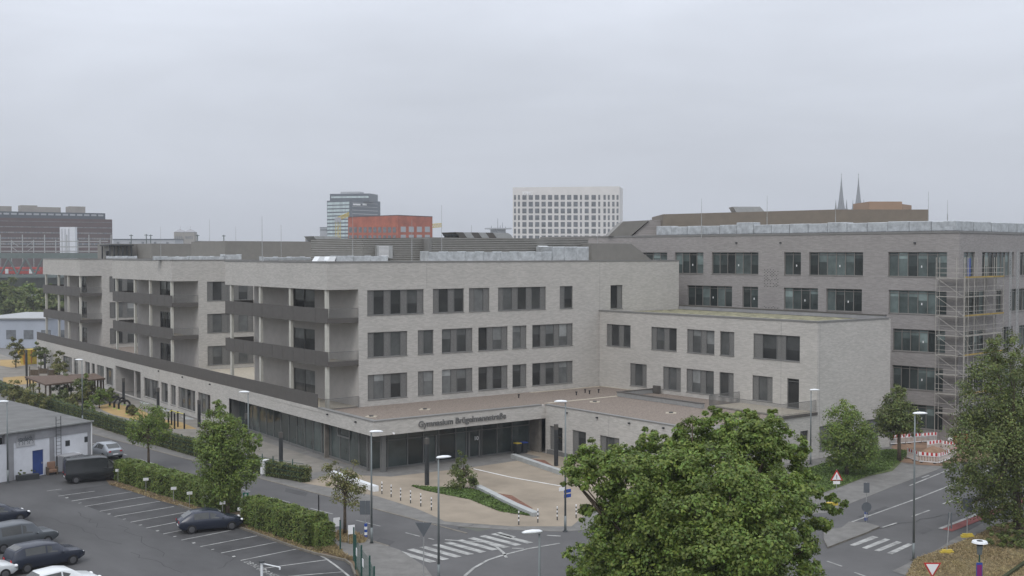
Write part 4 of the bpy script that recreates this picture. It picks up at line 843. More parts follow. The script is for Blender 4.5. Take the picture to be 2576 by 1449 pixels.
def lightcolumn(label, x, yb, yt, hh=None):
    b = at(x, yb); D = b[0]*math.sin(YAW)+b[1]*math.cos(YAW); h = far(x, yt, D)[2]-G; t = thing('light_column', label, 'light column', (b[0], b[1], G), 'dark light columns on the school grounds'); k = MB()
    k.box(b[0]-.14, b[1]-.14, G, b[0]+.14, b[1]+.14, G+h-.5); k.build('shaft', M_dark, t, bevel=.01); k = MB(); k.box(b[0]-.15, b[1]-.15, G+h-.498, b[0]+.15, b[1]+.15, G+h); k.build('head', M_bal, t, bevel=.01)
lightcolumn('square dark light column in front of the porch', 311, 1012, 951); lightcolumn('square dark light column beside the climbing arches', 398, 1046, 975); lightcolumn('square dark light column behind the pull-up bars', 501, 1074, 1006)
lightcolumn('square dark light column left of the canteen glazing', 707, 1180, 1087); lightcolumn('square dark light column before the side wing windows', 1399, 1172, 1067); lightcolumn('square dark light column on the forecourt by the conifer', 1074, 1220, 1102); lightcolumn('square dark light column half hidden by the hedge tree', 621, 1130, 1040)
lightcolumn('slim dark light column at the far left of the yard', 67, 957, 880); lightcolumn('dark light column before the far end of the low block', 113, 940, 890); lightcolumn('dark light column nearest the far left shelter', 146, 935, 882)
# bollards
ords = ['first', 'second', 'third', 'fourth', 'fifth', 'sixth', 'seventh', 'eighth', 'ninth', 'tenth', 'eleventh', 'twelfth']
bp = [(zq('1', 1285, 290)), zq('1', 1415, 325), zq('1', 1558, 370), zq('1', 1851, 455), zq('1', 2007, 500), zq('2', 122, 695), zq('2', 313, 750), zq('2', 512, 812), zq('2', 683, 878)]
proto = None
def dup(root, loc, label, rz=None):
    c = copy_tree(root); c.location = loc; c['label'] = label
    if rz is not None: c.rotation_euler = (0, 0, rz)
    return c
for i, p in enumerate(bp):
    x, y = at(*p, G+1.0); lb = 'dark steel bollard at the kerb behind the hedge, %s from the left' % ords[i]
    if proto is None:
        proto = thing('bollard', lb, 'bollard', (0, 0, 0), 'dark bollards along the kerb'); k = MB(); k.tube((0, 0, 0), (0, 0, .86), .04, .04, 10); k.build('post', M_dark, proto, smooth=False); k = MB(); k.tube((0, 0, .861), (0, 0, 1.0), .048, .04, 10); k.build('cap', M_black, proto); proto.location = (x, y, G+.06)
    else: dup(proto, (x, y, G+.06), lb)
x, y = at(*zq('1', 1697, 405), G+1.1); t = thing('bollard', 'dark bollard with a white ball on top behind the hedge', 'bollard', (x, y, G)); k = MB(); k.tube((x, y, G), (x, y, G+.95), .05, .05, 10); k.build('post', M_dark, t); k = MB(); k.ell((x, y, G+1.02), .1, .1, .1); k.build('ball', M_signw, t, smooth=True)
proto = None
bw = [zq('2', *p) for p in ((1267, 625), (1360, 657), (1455, 692), (1555, 718), (1658, 750), (1765, 790))]+[zq('3', *p) for p in ((68, 935), (260, 912), (455, 888), (645, 866))]
for i, p in enumerate(bw):
    x, y = at(*p); lb = 'black and white banded bollard on the forecourt edge, %s from the left' % ords[i]
    if proto is None:
        proto = thing('banded_bollard', lb, 'bollard', (0, 0, 0), 'banded bollards round the forecourt'); k = MB(); k.tube((0, 0, 0), (0, 0, .98), .04, .04, 10); k.build('post', M_dark, proto)
        for z in (.28, .58, .86): k = MB(); k.tube((0, 0, z), (0, 0, z+.14), .045, .045, 10); k.build('white_band', M_signw, proto)
        proto.location = (x, y, G)
    else: dup(proto, (x, y, G), lb)
# plate signs along the parking kerb
proto = None
for i, (x, y, q) in enumerate(((1188, 505, '1'), (1469, 600, '1'), (1748, 697, '1'), (1908, 747, '1'), (2064, 795, '1'), (2240, 850, '1'), (2420, 915, '1'))):
    a = at(*zq(q, x, y)); lb = 'small white number plate on a stake before the hedge, %s from the left' % ords[i]
    if proto is None:
        proto = thing('bay_sign', lb, 'sign', (0, 0, 0), 'small white bay signs along the hedge'); k = MB(); k.tube((0, 0, 0), (0, 0, .95), .025, .025, 6); k.build('stake', M_galv, proto); k = MB(); k.hexa([(-.2, .02), (.2, -.06), (.2, -.03), (-.2, .05)], .9, 1.12); k.build('plate', M_signw, proto); proto.location = (*a, G)
    else: dup(proto, (*a, G), lb)
# green mesh fence at the bottom
fp = [(zq('2', 848, 1215), zq('2', 845, 955)), (zq('2', 985, 1300), zq('2', 980, 1020)), (zq('2', 1003, 1385), zq('2', 1000, 1110)), (zq('2', 1062, 1500), zq('2', 1055, 1210)), (zq('2', 1145, 1620), zq('2', 1137, 1312)), (zq('2', 1190, 1740), zq('2', 1167, 1425))]
F_ = [at(*p[0]) for p in fp]; t = thing('mesh_fence', 'dark green mesh fence with tall posts between parking lot and pavement', 'fence', (*F_[1], G))
for a in F_[1:]: k = MB(); k.box(a[0]-.04, a[1]-.03, G, a[0]+.04, a[1]+.03, G+2.15); k.build('post', M_green, t)
for a, b in zip(F_[1:], F_[2:]):
    k = MB(); l = math.dist(a, b)
    for i in range(int(l/.12)): k.wbox(a, b, .06+i*.12, .068+i*.12, G+.1, G+1.9, -.003, .003)
    for i in range(10): k.wbox(a, b, .05, l-.05, G+.1+i*.2, G+.11+i*.2, -.005, .005)
    k.build('mesh_panel', M_green, t)
for j, lb in ((2, 'a'), (3, 'b')):
    a, b = F_[j], F_[j+1]; k = MB(); k.wbox(a, b, .35, .75, G+1.0, G+1.45, -.03, -.01); k.build('notice', M_signw, t)
t = thing('gate_post', 'single tall dark green post beside the small hedge', 'post', (*F_[0], G)); k = MB(); k.box(F_[0][0]-.04, F_[0][1]-.03, G, F_[0][0]+.04, F_[0][1]+.03, G+2.1); k.build('post', M_green, t); k = MB(); k.box(F_[0][0]-.05, F_[0][1]-.04, G+2.1, F_[0][0]+.05, F_[0][1]+.04, G+2.13); k.build('cap', M_black, t)
a = at(802, 1328); t = thing('gate_post', 'tall black post rising behind the right end of the long hedge', 'post', (*a, G)); k = MB(); k.tube((*a, G), (*a, G+2.3), .045, .045, 8); k.build('post', M_black, t); k = MB(); k.tube((*a, G+2.3), (*a, G+2.33), .055, .055, 8); k.build('cap', M_black, t)
for (x, y), lb in ((zq('2', 808, 1050), 'white notice board standing right of the small clipped hedge'), (zq('2', 956, 1130), 'white notice board beside the second green fence post')):
    a = at(x, y); t = thing('notice_board', lb, 'sign', (*a, G)); k = MB(); k.tube((a[0]-.2, a[1], G), (a[0]-.2, a[1], G+1.2), .02, .02, 6); k.tube((a[0]+.2, a[1]-.1, G), (a[0]+.2, a[1]-.1, G+1.2), .02, .02, 6); k.build('posts', M_galv, t); k = MB(); k.hexa([(a[0]-.22, a[1]-.03), (a[0]+.22, a[1]-.13), (a[0]+.22, a[1]-.1), (a[0]-.22, a[1])], G+.7, G+1.3); k.build('board', M_signw, t)
# blue and white beacons
def beacon(label, x, y, h=.95):
    a = at(x, y); t = thing('striped_beacon', label, 'beacon', (*a, G), 'blue and white beacons'); k = MB(); k.tube((*a, G), (*a, G+.12), .05, .05, 8); k.build('foot', M_dark, t)
    for i in range(5): k = MB(); z = G+.12+i*h/5; k.tube((*a, z), (*a, z+h/5-.004), .1, .1, 12); k.build('white_band' if i % 2 else 'blue_band', M_signw if i % 2 else M_signb, t)
    return a
beacon('blue and white banded beacon on the pavement corner by the fence', *zq('2', 1105, 1080)); ia = beacon('blue and white banded beacon on the traffic island', *zq('4', 985, 905), h=1.1)
def signpost(name, label, x, yb, ytop, build, pole=M_galv, foot=None, lean=0):
    a = at(x, yb); D = a[0]*math.sin(YAW)+a[1]*math.cos(YAW); h = far(x, ytop, D)[2]-G; t = thing(name, label, 'road sign', (*a, G)); k = MB(); k.tube((*a, G), (a[0]+lean, a[1], G+h), .03, .03, 8); k.build('pole', pole, t)
    if foot: k = MB(); k.hexa([(a[0]-.45, a[1]+.1), (a[0]+.3, a[1]-.35), (a[0]+.5, a[1]-.1), (a[0]-.25, a[1]+.35)], G, G+.16); k.hexa([(a[0]-.35, a[1]+.1), (a[0]+.28, a[1]-.25), (a[0]+.4, a[1]-.1), (a[0]-.2, a[1]+.25)], G+.162, G+.26); k.build('base_blocks', M_yel, t)
    build(t, a, h, D); return t
cr_ = Vector((_r[0], _r[1], 0))                     # signs here face the camera side street roughly square on
def plate(t, a, z0, z1, w, m, name='sign_face', off=-.05, dx=0):
    c = Vector((a[0], a[1], 0))+cr_*dx; p, q = c-cr_*w/2, c+cr_*w/2; k = MB(); k.wbox((p.x, p.y), (q.x, q.y), 0, w, z0, z1, off, off+.02); return k.build(name, m, t, bevel=.004)
def poly_sign(t, a, pts, m, name, off, th=.015):
    n = Vector((-cr_.y, cr_.x, 0)); c = Vector((a[0], a[1], 0)); k = MB(); r0 = [tuple(c+cr_*x+n*off+Vector((0, 0, z))) for x, z in pts]; r1 = [tuple(Vector(p)+n*th) for p in r0]; k.loft([r0, r1]); return k.build(name, m, t, fix=True)
signpost('sign_post', 'grey back of a square road sign on a pole beside the kerb lamp', zq('2', 1103, 0)[0], zq('2', 0, 1078)[1], zq('2', 0, 690)[1], lambda t, a, h, D: [plate(t, (a[0], a[1]), G+h-.95, G+h, .36, M_signk, 'sign_back', -.05, -.2), plate(t, a, G+h-.95, G+h, .32, M_signk, 'sign_back', -.05, .16)])
tri = lambda s, h: [(-s/2, h), (0, h-s*.87), (s/2, h)]; tup = lambda s, h: [(-s/2, h-s*.87), (s/2, h-s*.87), (0, h)]
def yb(t, a, h, D): poly_sign(t, a, tri(.95, G+h), M_signk, 'sign_back', -.05)
p0 = at(1066, 1480); signpost('sign_post', 'back of a give way sign, point down, left of the zebra crossing', 1066, 1500, 1314, yb)
def excl(t, a, h, D):
    poly_sign(t, a, tup(1.0, G+h), M_signr, 'red_rim', -.05); poly_sign(t, a, tup(.72, G+h-.19), M_signw, 'white_field', -.062)
    k = plate(t, a, G+h-.66, G+h-.4, .05, M_black, 'exclamation_mark', -.075); plate(t, a, G+h-.76, G+h-.70, .05, M_black, 'exclamation_mark', -.075); plate(t, a, G+h-1.17, G+h-.93, .55, M_signw, 'sub_plate')
signpost('warning_sign', 'red triangle warning sign with exclamation mark on the grass verge', 2104, 1236+12, 1181, excl)
def gw(t, a, h, D): poly_sign(t, a, tri(1.0, G+h), M_signr, 'red_rim', -.05); poly_sign(t, a, tri(.72, G+h-.08), M_signw, 'white_field', -.062)
signpost('give_way_sign', 'red and white give way sign on the dry grass bank', 2344, 1500, 1415, gw)
def backs(t, a, h, D): plate(t, a, G+h-.72, G+h, .42, M_signk, 'sign_back'); poly_sign(t, a, [(math.cos(2*math.pi*i/16)*.36, G+h-1.75+math.sin(2*math.pi*i/16)*.36) for i in range(16)], M_signk, 'round_sign_back', -.07)
signpost('sign_post', 'sign post with a square and a round sign seen from behind on the traffic island', zq('4', 987, 0)[0], zq('4', 0, 925)[1], zq('4', 0, 510)[1], backs)
signpost('temporary_sign', 'grey sign back on a pole in a yellow base, nearer the tree', zq('4', 2003, 0)[0], zq('4', 0, 1060)[1], zq('4', 0, 665)[1], lambda t, a, h, D: plate(t, a, G+h-.85, G+h, .6, M_signk, 'sign_back'), foot=1)
signpost('temporary_sign', 'slanting narrow sign on a pole in a yellow base at the bank edge', zq('4', 1797, 0)[0], zq('4', 0, 1225)[1], zq('4', 0, 815)[1], lambda t, a, h, D: [plate(t, (a[0]+.3, a[1]), G+h-1.05, G+h, .1, M_signk, 'sign_back', dx=-.08), plate(t, (a[0]+.3, a[1]), G+h-1.05, G+h, .1, M_signk, 'sign_back', dx=.1)], foot=1, lean=.3)
a = at(*zq('4', 640, 735)); k = MB(); k.hexa([(a[0]-.5, a[1]), (a[0]+.3, a[1]-.4), (a[0]+.5, a[1]-.15), (a[0]-.3, a[1]+.3)], G, G+.22); tag(k.build('yellow_block', M_yel), 'yellow sign base lying on the road behind the big tree', 'sign base')
# park lamp with round disc and blue sign
a = at(2463, 1500); D = a[0]*math.sin(YAW)+a[1]*math.cos(YAW); zt = far(2463, 1361, D)[2]; t = thing('path_lamp', 'round disc path lamp on a green pole on the dry grass bank', 'lamp', (*a, G))
k = MB(); k.tube((*a, G), (*a, zt-.75), .05, .045, 10); k.build('pole', M_green, t); k = MB(); k.tube((*a, zt-.75), (*a, zt-.25), .13, .17, 14); k.build('housing', M_poleg, t); k = MB(); k.tube((*a, zt-.25), (*a, zt-.1), .18, .14, 14); k.build('collar', M_black, t)
k = MB(); k.tube((*a, zt-.1), (*a, zt), .44, .4, 24); k.build('disc', M_lampw, t); k = MB(); k.tube((*a, zt+.002), (*a, zt+.03), .17, .15, 16); k.build('disc_cap', M_dark, t)
def fb(t, a, h, D): plate(t, a, G+h-1.5, G+h, .34, M_signb, 'blue_field'); plate(t, a, G+h-.75, G+h-.12, .26, M_mag, 'magenta_field', -.062); plate(t, a, G+h-.98, G+h-.85, .24, M_signw, 'white_mark', -.062)
signpost('information_sign', 'narrow blue and magenta sign standing below the disc lamp', 2462, 1512, 1415, fb)
# white mast with arm in the parking lot
a = at(659, 1530); D = a[0]*math.sin(YAW)+a[1]*math.cos(YAW); zt = far(658, 1411, D)[2]; t = thing('white_mast', 'white post with dark cap and slanting arm in the parking lot', 'post', (*a, G)); k = MB(); k.tube((*a, G), (*a, zt-.08), .07, .07, 12); k.build('post', M_lampw, t); k = MB(); k.tube((*a, zt-.08), (*a, zt), .16, .14, 12); k.build('cap', M_dark, t)
p = far(704, 1427, D); k = MB(); k.tube((*a, zt-.14), p, .035, .03, 8); k.build('arm', M_lampw, t); k = MB(); k.tube(p, (p[0], p[1], p[2]-.12), .05, .05, 8); k.build('arm_end', M_lampw, t)
# white electric cabinet
a = at(*zq('2', 90, 435)); t = thing('electric_cabinet', 'white utility cabinet on the pavement right of the hedge tree', 'cabinet', (*a, G)); k = MB(); k.box(a[0]-.35, a[1]-.15, G+.12, a[0]+.35, a[1]+.2, G+1.3); k.build('body', M_signw, t, bevel=.02); k = MB(); k.box(a[0]-.3, a[1]-.1, G, a[0]+.3, a[1]+.15, G+.118); k.build('plinth', M_conc, t); k = MB(); k.box(a[0]-.39, a[1]-.19, G+1.302, a[0]+.39, a[1]+.24, G+1.36); k.build('lid', M_signw, t)
a = at(*zq('2', 545, 485)); t = thing('hydrant_post', 'small post with an orange cap at the forecourt hedge end', 'post', (*a, G)); k = MB(); k.tube((*a, G), (*a, G+.9), .05, .05, 8); k.build('post', M_galv, t); k = MB(); k.tube((*a, G+.9), (*a, G+1.15), .12, .08, 10); k.build('cap', M_orange, t)
# waste bin pair by the entrance
for i, (px, m, lb) in enumerate(((1302, M_yel, 'bin with a yellow lid beside the entrance'), (1318, M_signb, 'bin with a blue lid beside the entrance'))):
    a = (onp(px, 1130, (0, 89.4), (1, 89.4))[0], 89.4); t = thing('waste_bin', lb, 'bin', (*a, G), 'wheeled bins by the entrance'); k = MB(); k.loft([[(a[0]-.22, a[1]-.22, G+.06), (a[0]+.22, a[1]-.22, G+.06), (a[0]+.22, a[1]+.22, G+.06), (a[0]-.22, a[1]+.22, G+.06)], [(a[0]-.28, a[1]-.3, G+1.0), (a[0]+.28, a[1]-.3, G+1.0), (a[0]+.28, a[1]+.3, G+1.0), (a[0]-.28, a[1]+.3, G+1.0)]]); k.build('body', M_dark, t, fix=True)
    k = MB(); k.hexa([(a[0]-.3, a[1]-.33), (a[0]+.3, a[1]-.33), (a[0]+.3, a[1]+.33), (a[0]-.3, a[1]+.33)], G+1.002, G+1.1); k.build('lid', m, t, bevel=.03); k = MB(); k.tube((a[0]-.25, a[1]+.25, G+.1), (a[0]+.25, a[1]+.25, G+.1), .1, .1, 10); k.build('wheels', M_black, t)

# ------------------------------------------------------------------ playground
def arch(label, x0, y0, x1, y1):
    a, b = at(x0, y0), at(x1, y1); t = thing('climbing_arch', label, 'climbing arch', (*a, G), 'dark climbing arches on the ochre surface'); A, B = Vector((*a, G)), Vector((*b, G)); k = MB(); u = Vector((0, 0, 1))
    k.path([A, A+u*.75, A.lerp(B, .22)+u*1.05, A.lerp(B, .78)+u*1.05, B+u*.75, B], .13, 8); k.build('tube', M_black, t)
    for p in (A, B): k = MB(); k.tube(p, p+u*.12, .19, .17, 10); k.build('collar', mat('lime plastic', (.35, .5, .12), .6, .1, 2), t)
for i, (q0, q1) in enumerate((((1105, 925), (1205, 900)), ((1150, 945), (1255, 912)), ((1195, 958), (1305, 945)), ((1275, 1000), (1360, 1000)), ((1530, 1075), (1600, 1060)))):
    arch('black bent climbing tube on the ochre play area, %s from the left' % ords[i], *zq('A', *q0), *zq('A', *q1))
t = None; ps = [at(*zq('A', *p)) for p in ((1695, 1135), (1727, 1110), (1757, 1150), (1790, 1130), (1855, 1150))]; t = thing('pull_up_bars', 'dark posts with yellow pull-up bars on the ochre surface', 'exercise bars', (*ps[0], G))
for p in ps: k = MB(); k.box(p[0]-.07, p[1]-.07, G, p[0]+.07, p[1]+.07, G+1.75); k.build('post', M_black, t)
for i, j in ((0, 1), (2, 3), (3, 4), (1, 3)): k = MB(); k.tube((*ps[i], G+1.65), (*ps[j], G+1.65), .035, .035, 6); k.build('bar', mat('yellow bar paint', (.6, .55, .08), .5, .05, 2), t)
sh = [at(*p, 2.5) for p in ((62, 948), (115, 968), (265, 952), (240, 940))]; t = thing('timber_shelter', 'long flat brown timber roofed shelter in the school yard', 'shelter', (sh[1][0], sh[1][1], G)); k = MB(); k.hexa(sh, 2.35, 2.55); k.build('roof', M_wood, t)
for i in range(4):
    for u in (.05, .35, .65, .95):
        a, b = sh[i], sh[(i+1) % 4]; x, y = a[0]+(b[0]-a[0])*u, a[1]+(b[1]-a[1])*u; x += (sum(s_[0] for s_ in sh)/4-x)*.04; y += (sum(s_[1] for s_ in sh)/4-y)*.04; k = MB(); k.box(x-.08, y-.08, G, x+.08, y+.08, 2.345); k.build('post', M_bark, t)
a = at(75, 958); t = thing('playground_tower', 'dark slatted climbing frame on the sandy yard at far left', 'climbing frame', (*a, G))
for i in range(4): k = MB(); k.tube((a[0]+i*1.1, a[1]-i*.9, G), (a[0]+i*1.1, a[1]-i*.9, G+2.2), .07, .07, 6); k.build('post', M_bark, t)
for i in range(3): k = MB(); k.wbox((a[0]+i*1.1, a[1]-i*.9), (a[0]+(i+1)*1.1, a[1]-(i+1)*.9), .1, 1.3, G+.8+i % 2*.3, G+1.7+i % 2*.2, 0, .05); k.build('slat_panel', M_bark, t)

# ------------------------------------------------------------------ white shed at the left
c1 = at(228, 1173); c0 = at(25, 1209.5); dS = Vector((c0[0]-c1[0], c0[1]-c1[1])).normalized(); D1 = c1[0]*math.sin(YAW)+c1[1]*math.cos(YAW); zr = far(228, 1060, D1)[2]
w0 = (c1[0]+dS.x*8.3, c1[1]+dS.y*8.3); bk = Vector((-.107, .994)); SH = thing('white_shed', 'flat roofed white shed with grey frame and blue door beside the parking lot', 'shed', (*c1, G))
fq = lambda x, y: onp(x, y, w0, c1)
k = MB(); do0, do1 = fq(82, 1180)[0], fq(110, 1180)[0]
wall(k, w0, c1, G, zr-.9, [(do0, do1, G+.02, G+2.25)], .15); L2 = 36
wall(k, c1, (c1[0]+bk.x*L2, c1[1]+bk.y*L2), G, zr-.9); w00 = (w0[0]-7, w0[1]-2.6); wall(k, w00, w0, G, zr-.9); k.build('wall', M_white, SH)
k = MB(); k.wbox(w0, c1, do0, do1, G+.02, G+2.25, .1, .14); d_ = k.build('door', M_blue, SH); k = MB(); k.wbox(w0, c1, do1-.15, do1-.08, G+1.0, G+1.15, .04, .099); k.build('handle', M_galv, d_)
k = MB(); k.wbox(w0, c1, -.3, 8.36, zr-.9, zr-.08, -.06, .3); k.build('fascia', M_greyc, SH)
for u0, u1 in ((-.1, .55), (fq(125, 1150)[0], fq(136, 1150)[0]), (8.0, 8.3)): k = MB(); k.wbox(w0, c1, u0, u1, G, zr-.902, -.05, .28); k.build('pillar', M_greyc, SH)
k = MB(); k.wbox(c1, (c1[0]+bk.x*L2, c1[1]+bk.y*L2), 0, L2, zr-.9, zr-.08, -.04, .3); k.build('side_fascia', M_greyc, SH)
k = MB(); P4 = [(w00[0], w00[1]), (w0[0], w0[1]), c1, (c1[0]+bk.x*L2, c1[1]+bk.y*L2), (w00[0]+bk.x*L2-2, w00[1]+bk.y*L2)]; cx = sum(p[0] for p in P4)/5; cy = sum(p[1] for p in P4)/5
k.hexa([(p[0]+(p[0]-cx)*.02, p[1]+(p[1]-cy)*.02) for p in P4], zr-.07, zr+.02); k.build('roof', M_felt, SH); k = MB(); k.wbox(w0, c1, -.4, 8.5, zr-.03, zr+.1, -.3, -.22); k.build('gutter', M_galv, SH)
k = MB(); k.tube((c1[0]+.1, c1[1]-.02, G), (c1[0]+.1, c1[1]-.02, zr-.1), .06, .06, 8); k.build('downpipe', M_signw, SH)
for x, y in ((169, 1116), (323, 1109)):
    pass
for x0, y0, x1, y1 in ((163, 1124, 174, 1139),): pass
def shq(x, y): return fq(x, y)
s0, z1 = fq(46, 1096); s1, z0 = fq(87, 1119); k = MB(); k.wbox(w0, c1, s0-.25, s1, z0, z1, -.06, -.02); sg = k.build('shop_sign', mat('pale grey sign board', (.42, .42, .43), .6, .04, 1), SH)
ex_, ey_ = -dS.x, -dS.y; nx_, ny_ = -ey_, ex_
def onw(s, d): return (w0[0]+ex_*s+nx_*d, w0[1]+ey_*s+ny_*d)
text_obj('lettering', 'staubach', M_signk, .5, (*onw(s0-.05, -.065), z1-.48), (ex_, ey_, 0), sg, .01, width=(s1-s0)*.85, bold=.01)
for i in range(3):
    c = onw(s0+.2+i*(s1-s0)*.32, -.065); k = MB(); r_ = .16
    for j in range(9):
        t0, t1 = math.pi*(-.25+j/6), math.pi*(-.25+(j+1)/6); q = [(c[0]+ex_*rr*math.cos(tt), c[1]+ey_*rr*math.cos(tt), z0+.3+rr*math.sin(tt)) for rr, tt in ((r_, t0), (r_+.06, t0), (r_+.06, t1), (r_, t1))]; k.quad(*q)
    k.build('round_icon', M_signk, sg)
for x, y, w_ in ((170, 1127-12, .45), (323/1.45, 1112-7, .4)):
    s_, z_ = fq(x if x < 200 else 217, y); k = MB(); k.wbox(w0, c1, s_-w_/2, s_+w_/2, z_-.25, z_+.25, -.02, .05); k.build('vent', M_dark, SH)
sl, zl = fq(143, 1180)[0], zr+.9; t = thing('access_ladder', 'grey steel ladder fixed to the white shed up to its roof', 'ladder', (*onw(sl, -.3), G)); 
for du in (-.24, .24): k = MB(); p = onw(sl+du, -.3); k.tube((*p, G+1.6), (*p, zl), .03, .03, 6); k.build('rail', M_dark, t)
z = G+1.8; k = MB()
while z < zl-.1: k.tube((*onw(sl-.22, -.3), z), (*onw(sl+.22, -.3), z), .018, .018, 5); z += .32
k.build('rungs', M_dark, t)
a, b = onw(sl-.2, -1.5), onw(sl+1.5, -1.5); t = thing('steel_landing', 'dark steel framed landing with rails below the ladder', 'landing', (*a, G))
for p in (a, b, onw(sl-.2, -.3), onw(sl+1.5, -.3)): k = MB(); k.box(p[0]-.05, p[1]-.05, G, p[0]+.05, p[1]+.05, G+1.5); k.build('post', M_dark, t)
k = MB(); k.wbox(w0, c1, sl-.25, sl+1.55, G+1.502, G+1.58, -1.55, -.25); k.build('top', M_greyc, t)
for zz in (.5, .9, 1.25): k = MB(); k.tube((*a, G+zz), (*b, G+zz-.15), .025, .025, 5); k.build('rail', M_galv, t)
a = onw(fq(122, 1185)[0], -.5); t = thing('armchair', 'old brown armchair beside the blue shed door', 'armchair', (*a, G)); k = MB(); k.box(a[0]-.35, a[1]-.3, G+.2, a[0]+.35, a[1]+.3, G+.48); k.build('seat', M_skin, t, bevel=.05); k = MB(); k.box(a[0]-.35, a[1]+.15, G+.482, a[0]+.35, a[1]+.32, G+1.1); k.build('backrest', M_skin, t, bevel=.05)
for du in (-.38, .38): k = MB(); k.box(a[0]+du-.07, a[1]-.3, G, a[0]+du+.07, a[1]+.3, G+.68); k.build('armrest', M_bark, t, bevel=.03)
a = onw(fq(55, 1190)[0], -.8); t = thing('planter_box', 'dark planter box with green shrub by the shed wall', 'planter', (*a, G)); k = MB(); k.box(a[0]-.9, a[1]-.3, G, a[0]+.9, a[1]+.3, G+.45); k.build('box', M_dark, t); leaves('foliage', t, [(a[0]-.3, a[1], G+.65, .5, .3, .3), (a[0]+.5, a[1], G+.6, .4, .3, .28)], 500, .1, M_leafd, 5)

